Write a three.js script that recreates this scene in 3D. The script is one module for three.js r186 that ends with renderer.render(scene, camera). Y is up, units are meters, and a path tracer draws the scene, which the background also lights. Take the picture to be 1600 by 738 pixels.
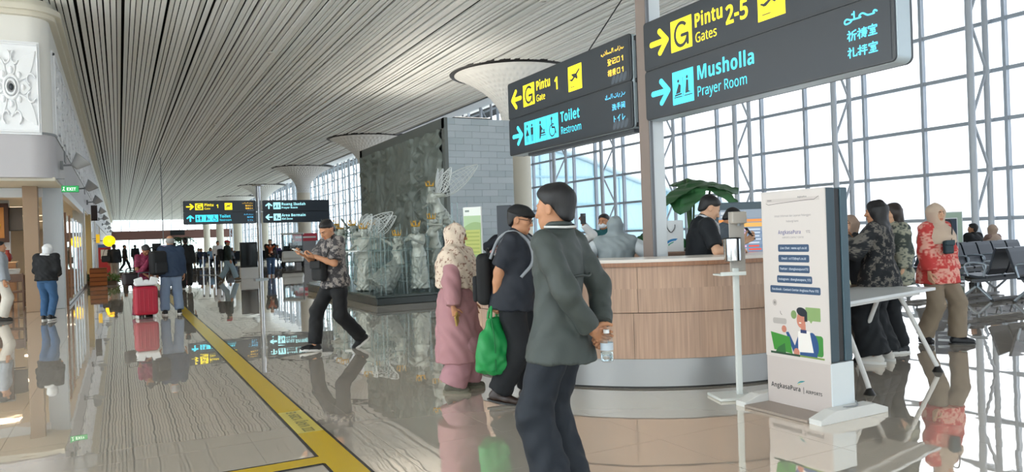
import * as THREE from 'three';
import { mergeGeometries, toCreasedNormals } from 'three/addons/utils/BufferGeometryUtils.js';
import { RoundedBoxGeometry } from 'three/addons/geometries/RoundedBoxGeometry.js';
import { RectAreaLightUniformsLib } from 'three/addons/lights/RectAreaLightUniformsLib.js';
RectAreaLightUniformsLib.init();

// ---------- camera, sky, light, exposure ----------
const scene = new THREE.Scene();
const camera = new THREE.PerspectiveCamera(35.29, 1600 / 738, 0.05, 1500);
const DEG = Math.PI / 180;
camera.position.set(0, 1.42, 0);
camera.rotation.order = 'YXZ';
camera.rotation.set(-0.07 * DEG, -27.9 * DEG, -2.0 * DEG);
const renderer = new THREE.WebGLRenderer();
renderer.toneMapping = THREE.LinearToneMapping;
renderer.toneMappingExposure = 1.5;
renderer.shadowMap.enabled = true;

function makeSky(intensity) {                       // bright overcast sky, a touch bluer overhead
  const W = 64, H = 32, d = new Float32Array(W * H * 4);
  for (let y = 0; y < H; y++) {
    const e = (y + 0.5) / H - 0.5, up = Math.max(0, e) * 2;
    const a = e < 0 ? [0.62, 0.64, 0.66] : [0.98 - 0.2 * up, 1.0 - 0.13 * up, 1.03 - 0.05 * up];
    for (let x = 0; x < W; x++) d.set([a[0], a[1], a[2], 1], (y * W + x) * 4);
  }
  const t = new THREE.DataTexture(d, W, H, THREE.RGBAFormat, THREE.FloatType);
  t.mapping = THREE.EquirectangularReflectionMapping; t.magFilter = THREE.LinearFilter; t.needsUpdate = true;
  scene.background = t; scene.backgroundIntensity = intensity;
}
makeSky(3.0);

// ---------- helpers ----------
const V = (x, y, z) => new THREE.Vector3(x, y, z);
function rng(seed) { let s = seed >>> 0; return () => { s = (s + 0x6d2b79f5) | 0; let t = Math.imul(s ^ (s >>> 15), 1 | s); t = (t + Math.imul(t ^ (t >>> 7), 61 | t)) ^ t; return ((t ^ (t >>> 14)) >>> 0) / 4294967296; }; }
const usedNames = new Map();
function numbered(n) { const k = usedNames.get(n); if (k === undefined) { usedNames.set(n, 0); return n; } usedNames.set(n, k + 1); return n + '_' + String(k + 1).padStart(3, '0'); }
function shade(m) { m.castShadow = true; m.receiveShadow = true; return m; }
function tag(o, label, category, group, kind) { if (label) o.userData.label = label; if (category) o.userData.category = category; if (group) o.userData.group = group; if (kind) o.userData.kind = kind; return o; }
function thing(name, label, category, pos = [0, 0, 0], yaw = 0, group) {
  const o = new THREE.Group(); o.name = numbered(name); o.position.set(...pos); o.rotation.y = yaw; tag(o, label, category, group); scene.add(o); return o;
}
function part(parent, name, geo, mat, label) {
  const m = shade(new THREE.Mesh(Array.isArray(geo) ? merge(geo) : geo, mat)); m.name = name; if (label) m.userData.label = label; parent.add(m); return m;
}
function struct(name) { const o = new THREE.Group(); o.name = numbered(name); o.userData.kind = 'structure'; scene.add(o); return o; }
function copyOf(src, pos, yaw, label) { const c = src.clone(); c.name = numbered(src.name.replace(/_\d{3}$/, '')); c.position.set(...pos); c.rotation.y = yaw; if (label) c.userData.label = label; scene.add(c); return c; }
function norm(g) { // a geometry ready to merge: no index, position + normal + uv
  let q = g.index ? g.toNonIndexed() : g;
  if (!q.attributes.normal) q.computeVertexNormals();
  if (!q.attributes.uv) q.setAttribute('uv', new THREE.BufferAttribute(new Float32Array(q.attributes.position.count * 2), 2));
  const o = new THREE.BufferGeometry(); for (const k of ['position', 'normal', 'uv']) o.setAttribute(k, q.attributes[k]); return o;
}
function merge(list) { const l = list.flat(9).map(norm); return l.length === 1 ? l[0] : mergeGeometries(l); }
function box(w, h, d, x = 0, y = 0, z = 0, ry = 0, rx = 0, rz = 0) { const g = new THREE.BoxGeometry(w, h, d); if (rx) g.rotateX(rx); if (rz) g.rotateZ(rz); if (ry) g.rotateY(ry); g.translate(x, y, z); return g; }
function rbox(w, h, d, r, x = 0, y = 0, z = 0, ry = 0, rx = 0, rz = 0) { const g = new RoundedBoxGeometry(w, h, d, 2, Math.min(r, w / 2.01, h / 2.01, d / 2.01)); if (rx) g.rotateX(rx); if (rz) g.rotateZ(rz); if (ry) g.rotateY(ry); g.translate(x, y, z); return g; }
function cyl(r0, r1, h, x = 0, y = 0, z = 0, seg = 20) { const g = new THREE.CylinderGeometry(r1, r0, h, seg); g.translate(x, y + h / 2, z); return g; }
function bar(a, b, r, seg = 8, r2 = r) { // cylinder from a to b
  const A = V(...a), B = V(...b), d = B.clone().sub(A), L = d.length(), g = new THREE.CylinderGeometry(r2, r, L, seg);
  g.translate(0, L / 2, 0); g.applyQuaternion(new THREE.Quaternion().setFromUnitVectors(V(0, 1, 0), d.normalize())); g.translate(...a); return g;
}
function tube(pts, r, seg = 24, rs = 8) { return new THREE.TubeGeometry(new THREE.CatmullRomCurve3(pts.map((p) => V(...p))), seg, r, rs); }
function sph(r, x = 0, y = 0, z = 0, sx = 1, sy = 1, sz = 1, seg = 16) { const g = new THREE.SphereGeometry(r, seg, Math.max(8, seg * 0.7 | 0)); g.scale(sx, sy, sz); g.translate(x, y, z); return g; }
function lathe(pts, seg = 40) { return new THREE.LatheGeometry(pts.map((p) => new THREE.Vector2(p[0], p[1])), seg); }
function extrude(pts, depth, bevel = 0) { const s = new THREE.Shape(pts.map((p) => new THREE.Vector2(p[0], p[1]))); return new THREE.ExtrudeGeometry(s, { depth, bevelEnabled: bevel > 0, bevelSize: bevel, bevelThickness: bevel, bevelSegments: 2, curveSegments: 8 }); }
function std(color, rough = 0.6, metal = 0, extra = {}) { return new THREE.MeshStandardMaterial({ color, roughness: rough, metalness: metal, ...extra }); }
function phys(color, rough, metal, extra) { return new THREE.MeshPhysicalMaterial({ color, roughness: rough, metalness: metal, ...extra }); }

// ---------- computed textures ----------
function valueNoise(seed, n) { const r = rng(seed), a = new Float32Array(n * n).map(() => r()); return (x, y) => { const fx = ((x % n) + n) % n, fy = ((y % n) + n) % n, i = fx | 0, j = fy | 0, u = fx - i, v = fy - j, s = u * u * (3 - 2 * u), t = v * v * (3 - 2 * v), i1 = (i + 1) % n, j1 = (j + 1) % n; return (a[j * n + i] * (1 - s) + a[j * n + i1] * s) * (1 - t) + (a[j1 * n + i] * (1 - s) + a[j1 * n + i1] * s) * t; }; }
function dataTex(n, m, f, srgb = false, floatT = false) {
  const d = floatT ? new Float32Array(n * m * 4) : new Uint8Array(n * m * 4);
  for (let y = 0; y < m; y++) for (let x = 0; x < n; x++) { const c = f(x / n, y / m), o = (y * n + x) * 4; for (let k = 0; k < 3; k++) { const v = typeof c === 'number' ? c : c[k]; d[o + k] = floatT ? v : Math.max(0, Math.min(255, v * 255)); } d[o + 3] = floatT ? 1 : 255; }
  const t = new THREE.DataTexture(d, n, m, THREE.RGBAFormat, floatT ? THREE.FloatType : THREE.UnsignedByteType);
  t.wrapS = t.wrapT = THREE.RepeatWrapping; t.magFilter = THREE.LinearFilter; t.minFilter = THREE.LinearFilter; if (srgb) t.colorSpace = THREE.SRGBColorSpace; t.needsUpdate = true; return t;
}
function rep(t, x, y) { const c = t.clone(); c.repeat.set(x, y); c.needsUpdate = true; return c; }
function canvasTex(w, h, draw) {
  const c = document.createElement('canvas'); c.width = w; c.height = h; const g = c.getContext('2d'); draw(g, w, h);
  const t = new THREE.CanvasTexture(c); t.colorSpace = THREE.SRGBColorSpace; t.magFilter = THREE.LinearFilter; return t;
}
const n1 = valueNoise(11, 8), n2 = valueNoise(23, 16), n3 = valueNoise(37, 64), n4 = valueNoise(51, 128);
const waveTex = dataTex(256, 256, (u, v) => n1(u * 8, v * 8) * 0.55 + n2(u * 16, v * 16) * 0.35 + n3(u * 32, v * 32) * 0.04, false, true);
const grainTex = dataTex(256, 256, (u, v) => 0.85 + 0.15 * (n3(u * 64, v * 4) * 0.6 + n4(u * 128, v * 8) * 0.4));
const woodTex = dataTex(256, 256, (u, v) => { const a = n3(u * 64, v * 2) * 0.5 + n4(u * 128, v * 4) * 0.5, b = n1(u * 8, v * 2), k = 0.86 + 0.2 * a + 0.1 * (b - 0.5); return [0.74 * k, 0.62 * k * (0.98 + 0.02 * a), 0.53 * k]; }, true);
const clothTex = dataTex(128, 128, (u, v) => 0.5 + 0.25 * Math.sin(u * 128 * Math.PI) * Math.sin(v * 128 * Math.PI) + 0.25 * n4(u * 128, v * 128));
const foldTex = dataTex(128, 128, (u, v) => n1(u * 8, v * 4) * 0.7 + n2(u * 16, v * 8) * 0.3, false, true);
const mottle = (a, b, seed, f = 8, t = 0.5, w = 0.12) => { const m1 = valueNoise(seed, 32), m2 = valueNoise(seed + 1, 64); return dataTex(128, 128, (u, v) => { const k = m1(u * f, v * f) * 0.6 + m2(u * f * 4 % 64, v * f * 4) * 0.4, s = Math.max(0, Math.min(1, (k - t) / w + 0.5)); return [0, 1, 2].map((i) => a[i] * (1 - s) + b[i] * s); }, true); };
const M = {
  white: std(0xdadad8, 0.5), offwhite: std(0xe9e7e1, 0.6), cream: std(0xdcd6c6, 0.7), grey: std(0x8f9294, 0.5), dark: std(0x1b1d20, 0.5), black: std(0x0c0c0d, 0.45),
  steel: std(0xb9bcc0, 0.28, 0.95), chrome: std(0xd8dadc, 0.12, 1), darkSteel: std(0x4b4e52, 0.4, 0.8), rubber: std(0x111214, 0.8),
  pipe: std(0xb9bfc6, 0.4, 0.1), mullion: std(0xaab3bc, 0.4, 0.1), brown: std(0x5d4038, 0.6), wood: std(0x6b4327, 0.5), gold: std(0xc79a3c, 0.35, 0.8),
  tintGlass: phys(new THREE.Color(0.47, 0.5, 0.53), 0.02, 0, { transmission: 1, thickness: 0, ior: 1.5 }),  // tint put in to dim daylight through the nearer right-hand bays
  glass: phys(0xe9f3f5, 0.02, 0, { transmission: 1, thickness: 0, ior: 1.5 }), green: std(0x1c8a3f, 0.55), leaf: phys(0x2f5f34, 0.5, 0, { transmission: 0.3, thickness: 0 }),
};
// ---------- the hall ----------
const HC = 6.9, XL = -1.2, XE = 13, XW = 21, ZF = -166, ZB = 24, ZC = -19;   // ceiling height, left facade, slat edge, window wall, far end, back end, corner of the shop block
// floor: polished tiles with hairline joints, each a hair out of level
{
  const floor = struct('floor');
  part(floor, 'screed', box(38, 0.3, ZB - ZF + 4, 7, -0.156, (ZB + ZF) / 2), std(0x6a655d, 0.7));
  const tm = phys(new THREE.Color(0.83, 0.745, 0.645), 0.015, 0.57, { ior: 2.3, bumpMap: waveTex, bumpScale: 0.0006 });
  const T = 0.8, r = rng(5), cells = [];
  for (let i = -15; i < 32; i++) for (let k = -30; k < 105; k++) {
    const x = (i + 0.5) * T, z = -(k + 0.5) * T, dep = x * 0.468 - z * 0.884, lat = x * 0.884 + z * 0.468;
    const seen = dep > 3.2 && Math.abs(lat) < dep * 0.72 + 0.6; cells.push([x, z, seen ? dep : 1e6]);
  }
  cells.sort((a, b) => a[2] - b[2]);
  const tile = (x, z, ox, oz, wide = T) => {
    const h = wide / 2 - 0.0012, a = (r() - 0.5) * 0.0016, b = (r() - 0.5) * 0.0016, y = (sx, sz) => a * sx * h + b * sz * h, lo = -0.006, P = [], N = [], U = [];
    const c = [[-1, -1], [1, -1], [1, 1], [-1, 1]], put = (px, py, pz, n) => { P.push(px, py, pz); N.push(...n); U.push((px + x) / 2.2, (pz + z) / 2.2); };
    const up = V(-a, 1, -b).normalize().toArray();
    for (const q of [0, 2, 1, 0, 3, 2]) put(ox + c[q][0] * h, y(...c[q]), oz + c[q][1] * h, up);
    for (let e = 0; e < 4; e++) { const A = c[e], B = c[(e + 1) % 4], n = [(A[0] + B[0]) / 2, 0, (A[1] + B[1]) / 2]; const q = [[A, 1], [B, 1], [B, 0], [A, 1], [B, 0], [A, 0]]; for (const [p, t] of q) put(ox + p[0] * h, t ? y(...p) : lo, oz + p[1] * h, n); }
    const g = new THREE.BufferGeometry(); g.setAttribute('position', new THREE.Float32BufferAttribute(P, 3)); g.setAttribute('normal', new THREE.Float32BufferAttribute(N, 3)); g.setAttribute('uv', new THREE.Float32BufferAttribute(U, 2)); return g;
  };
  const rest = [];
  cells.forEach(([x, z], n) => {
    if (n < 280) { const m = part(floor, 'tile', tile(x, z, 0, 0), tm); m.position.set(x, 0, z); } else rest.push(tile(x, z, x, z));
  });
  part(floor, 'tile', mergeGeometries(rest), tm).userData.kind = 'stuff';
  part(floor, 'tile', box(38, 0.006, 84 + ZF * -1 - 168 + 2, 7, -0.003, (-84 + ZF) / 2), tm);
}
// ceiling: long white slats with dark gaps under a dark void
{
  const ceil = struct('ceiling'), r = rng(77);
  part(ceil, 'void', box(38, 0.2, ZB - ZF + 4, 5.5, HC + 3.4, (ZB + ZF) / 2), std(0x0b0c0c, 0.9));
  part(ceil, 'void', [box(XE + 9.4, 0.05, ZB - ZF, (XE - 8.6) / 2, HC + 0.32, (ZB + ZF) / 2)], std(0x0a0b0b, 0.9));
  const L = ZB - ZF, tones = [0xeeeeea, 0xf2f2ee, 0xe6e7e3].map((c) => std(c, 0.45)), geos = [0.088, 0.1, 0.108].map((w) => rbox(w, 0.06, L, 0.006));
  let x = XL - 0.1;
  for (let i = 0; i < 150 && x < XE - 0.05; i++) {
    const k = (r() * 3) | 0, w = [0.088, 0.1, 0.108][k], m = part(ceil, 'slat', geos[k], tones[(r() * 3) | 0]);
    m.position.set(x + w / 2, HC + 0.03 + (r() < 0.3 ? 0.03 : 0), (ZB + ZF) / 2); x += w + 0.024 + (r() < 0.3 ? 0.014 : 0) + (i % 7 === 4 ? 0.045 : 0);
  }
  part(ceil, 'edge_trim', box(0.08, 0.3, L, XE, HC + 0.12, (ZB + ZF) / 2), M.darkSteel);
  part(ceil, 'plain_ceiling', box(7.4, 0.05, ZB - ZC, -5, HC + 0.03, (ZB + ZC) / 2), M.offwhite);
  for (let i = 0; i < 14; i++) part(ceil, 'spotlight_bezel', lathe([[0.05, 0.02], [0.09, 0.02], [0.1, 0], [0.1, -0.012], [0.06, -0.012]], 16), M.offwhite).position.set(4 + (i % 2) * 5, HC, -8 - i * 7);
  const so = struct('ceiling_soffit'), a = Math.atan2(2.8, 8.2);
  part(so, 'soffit_panel', box(8.75, 0.12, L, 17.1, HC + 1.55, (ZB + ZF) / 2, 0, 0, a), M.white);
}
// round funnel-topped columns
{
  const prof = []; for (let i = 0; i <= 26; i++) { const t = i / 26, y = 5.05 + t * 1.85; prof.push([0.47 + 1.62 * Math.pow(t, 2.6), y]); }
  const dimple = dataTex(128, 128, (u, v) => { const a = (u * 16 + ((v * 8 | 0) % 2) * 0.5) % 1 - 0.5, b = (v * 8) % 1 - 0.5; return Math.max(0, 1 - 2.6 * Math.hypot(a, b * 0.8)); });
  const fm = std(0xf2f2ee, 0.55, 0, { bumpMap: rep(dimple, 3, 2), bumpScale: 0.03 });
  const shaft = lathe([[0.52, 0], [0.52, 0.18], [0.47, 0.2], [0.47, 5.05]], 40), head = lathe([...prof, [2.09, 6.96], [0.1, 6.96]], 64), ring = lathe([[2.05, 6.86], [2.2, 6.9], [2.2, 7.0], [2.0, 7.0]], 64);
  for (const z of [-22.3, -39.1, -55.4, -73, -90, -107, -124]) {
    const c = struct('column'); c.position.set(12.1, 0, z);
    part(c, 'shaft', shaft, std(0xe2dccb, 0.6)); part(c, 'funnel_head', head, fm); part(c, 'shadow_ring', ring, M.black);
  }
}
// glazed wall on the right: trussed bays
{
  const bay = 4.25, z0 = -11.6, HW = 9.75, ys = [0.08, 1.42, 2.75, 4.08, 5.41, 6.74, 8.07, 9.4];
  const chord = (x, r) => bar([x, 0, 0], [x, HW, 0], r, 12);
  const trans = ys.map((y) => box(0.1, 0.1, bay, XW, y, bay / 2)), mull = (z) => box(0.16, HW, 0.08, XW, HW / 2, z);
  const pane = new THREE.PlaneGeometry(1, 1); pane.rotateY(-Math.PI / 2);
  const web = []; for (let i = 0; i < 7; i++) { const a = i % 2 ? 20.0 : 20.72; web.push([[a, ys[i], 0], [40.72 - a, ys[i + 1], 0]]); }
  const webG = web.map(([a, b]) => bar(a, b, 0.04, 8)), struts = ys.map((y) => bar([20.72, y, 0], [XW, y, 0], 0.03, 8)), cg = [chord(20.0, 0.09), chord(20.72, 0.075)], mg = [mull(0.35), mull(bay / 2 + 0.17)];
  const rail = ys.map((y) => bar([20.72, y, 0], [20.72, y, bay], 0.028, 6));
  const paneList = []; for (let r = 0; r < 7; r++) for (const [za, zb] of [[0.35, bay / 2 + 0.17], [bay / 2 + 0.17, bay + 0.35]]) paneList.push([ys[r], ys[r + 1], za, zb]);
  const near = [[], []];
  for (let k = -8; k < 37; k++) {
    const z = z0 - bay * (k + 1), w = struct('window_' + (k + 9)); w.position.set(0, 0, z);
    if (k >= -1 && k < 12) {
      for (const g of cg) part(w, 'truss_chord', g, M.pipe).position.z = bay;
      for (const g of webG) part(w, 'truss_web', g, M.pipe).position.z = bay;
      for (const g of struts) part(w, 'strut', g, M.pipe).position.z = bay;
      for (const g of mg) part(w, 'mullion', g, M.mullion);
      for (const g of trans) part(w, 'transom', g, M.mullion);
      for (const [y0, y1, za, zb] of paneList) { const p = part(w, 'pane', pane, M.tintGlass); p.scale.set(1, y1 - y0, zb - za); p.position.set(XW, (y0 + y1) / 2, (za + zb) / 2); }
    } else {
      if (!near[0].length) { near[0] = merge([...cg, ...webG].map((g) => g.clone().translate(0, 0, bay))); near[1] = merge([...mg, ...trans]); near[2] = new THREE.PlaneGeometry(bay, 9.4).rotateY(-Math.PI / 2).translate(XW, 4.74, bay / 2 + 0.35); }
      part(w, 'truss', near[0], M.pipe); part(w, 'frame', near[1], M.mullion); part(w, 'pane', near[2], k > 0 ? M.glass : M.tintGlass);
    }
  }
  const w = struct('wall_right'); part(w, 'upstand', box(0.3, 0.1, ZB - ZF, XW + 0.02, 0.03, (ZB + ZF) / 2), M.grey); part(w, 'head_beam', box(0.5, 1.2, ZB - ZF, XW + 0.05, 10.3, (ZB + ZF) / 2), M.offwhite);
}
// far end: brown bridge band between clerestory and pale glazing
{
  const w = struct('wall_far'), X0 = -9, X1 = XW;
  part(w, 'bridge_band', box(X1 - X0, 1.75, 1.2, (X0 + X1) / 2, 3.95, ZF + 1), std(0x6c4a42, 0.6));
  part(w, 'lower_pane', new THREE.PlaneGeometry(X1 - X0, 3.1).translate((X0 + X1) / 2, 1.55, ZF - 0.1), phys(0xd3eae2, 0.75, 0, { transmission: 0.9, thickness: 0 })); part(w, 'mullion', [...Array(9).keys()].map((i) => box(0.14, 3.1, 0.14, -1 + i * 2.8, 1.55, ZF)), M.mullion);
  part(w, 'mullion', [...Array(16).keys()].map((i) => box(0.12, 2.2, 0.12, -1 + i * 1.5, 5.9, ZF + 0.2)), M.mullion);
  part(w, 'pane', new THREE.PlaneGeometry(X1 - X0, 2.3).translate((X0 + X1) / 2, 5.9, ZF), M.glass);
  part(w, 'gable', [box(X1 - X0, 3.6, 0.3, (X0 + X1) / 2, HC + 1.95, ZF - 0.2)], M.white);
}
// behind the camera: unseen white wall, its wide window placed to light the hall
{
  const w = struct('unseen_wall_back');
  part(w, 'wall_panel', [box(30, 1.0, 0.3, 6.5, 0.5, ZB), box(30, 4, 0.3, 6.5, 8.4, ZB)], M.white);
  part(w, 'mullion', [...Array(13).keys()].map((i) => box(0.12, 5.6, 0.12, -8 + i * 2.4, 3.7, ZB)), M.mullion);
  const p = new THREE.PlaneGeometry(29, 5.4); part(w, 'pane', p.translate(6.5, 3.7, ZB), M.glass);
  const l = struct('wall_left_2'); part(l, 'wall_panel', [box(0.3, 0.5, ZB - ZC + 0.3, -8.6, 0.25, (ZB + ZC) / 2), box(0.3, 0.9, ZB - ZC + 0.3, -8.6, HC - 0.05, (ZB + ZC) / 2)], M.offwhite);  // unseen glazed wall out of view, placed to light the left side
  part(l, 'mullion', [...Array(18).keys()].map((i) => box(0.14, 6, 0.1, -8.6, 3.4, ZC + 0.6 + i * 2.5)), M.mullion); part(l, 'pane', new THREE.PlaneGeometry(ZB - ZC, 6).rotateY(Math.PI / 2).translate(-8.6, 3.4, (ZB + ZC) / 2), M.glass);
}
// outside: pale apron and a glassy neighbouring wing
{
  const a = struct('apron_ground'); part(a, 'paving', [box(900, 0.5, 1200, 472, -4.3, -250), box(300, 0.5, 300, -160, -4.3, 0)], std(0xd6d8d8, 0.8));
}

// fill troughs added out of view on the left, brightening the ceiling
for (let i = 0; i < 8; i++) {
  const z = -15.8 + i * 5, u = thing('added_uplight_trough', `added white fill trough high on the unseen near left window wall, ${['first', 'second', 'third', 'fourth', 'fifth', 'sixth', 'seventh', 'last'][i]} from the shop corner`, 'lamp', [-8.25, 5.2, z], 0, 'added fill troughs');
  part(u, 'trough', [box(0.3, 0.06, 4.2, 0, 0, 0), box(0.04, 0.22, 4.2, 0.14, 0.1, 0)], M.white); part(u, 'glowing_panel', box(0.2, 0.02, 4, -0.01, 0.05, 0), std(0xffffff, 0.5, 0, { emissive: 0xfffaf2, emissiveIntensity: 2 }));
  const a = new THREE.RectAreaLight(0xfffaf2, 38, 4, 0.2); a.position.set(0.0, 0.24, 0); u.add(a); u.updateMatrixWorld(true); a.lookAt(4, 9.0, z);
}
// ---------- left facade: shops under a grey fascia, carved white wall above ----------
{
  const w = struct('wall_left'), Y0 = 3.03, Y1 = 4.0, R = 0.45, LZ = ZC - ZF;
  // plan outline with a rounded corner, extruded upward
  const plan = (out, x0 = -9) => { const s = new THREE.Shape(), X = XL + out, Z = -ZC - out, r = R + out; s.moveTo(x0, -ZF); s.lineTo(X, -ZF); s.lineTo(X, Z + r); s.absarc(X - r, Z + r, r, 0, -Math.PI / 2, true); s.lineTo(x0, Z); s.closePath(); return s; };
  const band = (out, y0, y1) => { const g = new THREE.ExtrudeGeometry(plan(out), { depth: y1 - y0, bevelEnabled: false, curveSegments: 12 }); g.rotateX(-Math.PI / 2); g.translate(0, y0, 0); return toCreasedNormals(g, 0.5); };
  part(w, 'fascia', band(0.02, Y0, Y1), std(0xbab7ba, 0.45));
  part(w, 'upper_wall', band(-0.03, Y1, 6.55), M.offwhite);
  part(w, 'cornice', [band(0.1, 6.52, 6.62), band(0.2, 6.62, 6.74), band(0.05, 6.74, HC)], M.cream);
  part(w, 'fascia_lip', band(0.035, Y1 - 0.03, Y1 + 0.02), M.grey);
  for (const z of [-22.5, -35, -52]) part(w, 'access_panel', rbox(0.03, 0.3, 0.55, 0.01, XL + 0.03, 3.86, z), M.grey);
  // carved flower panels: leaves, curls and a ringed centre in low relief
  const petal = (a, r0, r1, wd) => { const pts = []; for (let i = 0; i <= 10; i++) { const t = i / 10; pts.push([r0 + (r1 - r0) * t, wd * Math.sin(Math.PI * t) * (1 - 0.35 * t)]); } for (let i = 9; i > 0; i--) { const t = i / 10; pts.push([r0 + (r1 - r0) * t, -wd * Math.sin(Math.PI * t) * (1 - 0.35 * t)]); } const g = extrude(pts, 0.02, 0.018); g.rotateZ(a); return g; };
  const curl = (cx, cy, r, a0, a1, s = 1) => { const p = []; for (let i = 0; i <= 12; i++) { const t = i / 12, a = a0 + (a1 - a0) * t, q = r * (1 - 0.55 * t); p.push([cx + q * Math.cos(a), cy + q * Math.sin(a), 0.03]); } return tube(p, 0.028, 18, 6); };
  const cg = [box(1.86, 2.0, 0.06, 0, 0, -0.03)];
  for (let i = 0; i < 4; i++) { cg.push(petal(Math.PI / 4 + i * Math.PI / 2, 0.2, 1.12, 0.24)); cg.push(petal(i * Math.PI / 2, 0.22, 0.62, 0.16)); for (const s of [-1, 1]) cg.push(curl(Math.cos(i * Math.PI / 2) * 0.62 + (i % 2 ? s * 0.16 : 0), Math.sin(i * Math.PI / 2) * 0.62 + (i % 2 ? 0 : s * 0.16), 0.17, i * 1.57 + s * 0.4, i * 1.57 + s * 4.2)); }
  for (const [r, t, z] of [[0.24, 0.045, 0.03], [0.15, 0.035, 0.06]]) { const g = new THREE.TorusGeometry(r, t, 10, 28); g.translate(0, 0, z); cg.push(g); }
  for (let i = 0; i < 8; i++) cg.push(sph(0.08, 0.37 * Math.cos(i * 0.785), 0.37 * Math.sin(i * 0.785), 0.03, 1, 1, 0.7, 12));
  for (const s of [-1, 1]) { cg.push(tube([[-0.86 * s, 0.9, 0.02], [-0.86 * s, -0.9, 0.02]], 0.03, 4, 6), tube([[-0.86, 0.94 * s, 0.02], [0.86, 0.94 * s, 0.02]], 0.03, 4, 6)); }
  const eye = sph(0.075, 0, 0, 0.05, 1, 1, 0.8, 14), panelG = merge(cg), pm = std(0xf3f4f6, 0.45);
  const put = (x, z, ry) => { const p = part(w, 'carved_panel', panelG, pm); p.position.set(x, 4.95, z); p.rotation.y = ry; if (!ry) { p.scale.set(0.56, 1, 1); part(p, 'boss', eye, M.darkSteel); } };
  put(-1.92, ZC + 0.05, 0); put(-3.05, ZC + 0.05, 0);
  for (let i = 0; i < 40; i++) put(XL, ZC - 1.55 - i * 1.95, Math.PI / 2);
  // ground floor: piers, glass, shop rooms
  const pier = (x, z, wx, wz, m, y1 = Y0) => part(w, 'pier', rbox(wx, y1, wz, 0.015, x, y1 / 2, z), m);
  pier(-1.82, -20.9, 0.3, 0.3, std(0xa58a70, 0.5)); pier(-1.42, -21.6, 0.42, 0.5, std(0xc3cbd2, 0.4)); pier(-1.35, -33.5, 0.4, 0.5, std(0xd0d8da, 0.4)); pier(-1.3, -39, 0.4, 0.6, std(0xb4a678, 0.5)); pier(-1.35, -48, 0.4, 0.5, M.cream); pier(-1.35, -60, 0.4, 0.8, M.white);
  part(w, 'shop_ceiling', [box(7.8, 0.08, 44, -5.1, Y0 - 0.02, -41.2)], M.cream);
  part(w, 'shop_downstand', [box(7.4, 0.22, 0.3, -5.3, 2.85, -21.4), box(0.14, 0.2, 12, -1.25, 2.93, -27.5)], std(0xd8dde2, 0.4));
  part(w, 'shop_wall', [box(0.2, Y0, 46, -7.5, Y0 / 2, -42), box(6.2, Y0, 0.2, -4.5, Y0 / 2, -64)], std(0xe3dccf, 0.6));
  part(w, 'lounge_wall', [box(4.3, Y0, 0.18, -5.0, Y0 / 2, -26.5)], std(0xd9dce0, 0.6));
  part(w, 'lounge_wall', [box(0.6, 2.6, 0.16, -3.35, 1.3, -26.3)], std(0xc7a27e, 0.6));
  part(w, 'solid_wall', box(0.3, Y0, 106, XL - 0.2, Y0 / 2, -113), M.offwhite);
  for (let z = -22.2; z > -33; z -= 1.8) { const p = part(w, 'glass_pane', new THREE.PlaneGeometry(1.76, 2.3), M.glass); p.rotation.y = Math.PI / 2; p.position.set(XL, 1.2, z - 0.9); part(w, 'glass_post', rbox(0.05, 2.4, 0.05, 0.01, XL, 1.2, z), z > -24.5 ? std(0x8c6a55, 0.5) : M.steel); }
  for (let z = -40; z > -59; z -= 2.4) { const p = part(w, 'glass_pane', new THREE.PlaneGeometry(2.3, 2.9), M.glass); p.rotation.y = Math.PI / 2; p.position.set(XL, 1.5, z - 1.2); part(w, 'glass_post', rbox(0.06, 3, 0.06, 0.01, XL, 1.5, z), M.steel); }
  part(w, 'base_rail', box(0.08, 0.09, 11, XL, 0.06, -27.8), M.steel);
}
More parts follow.
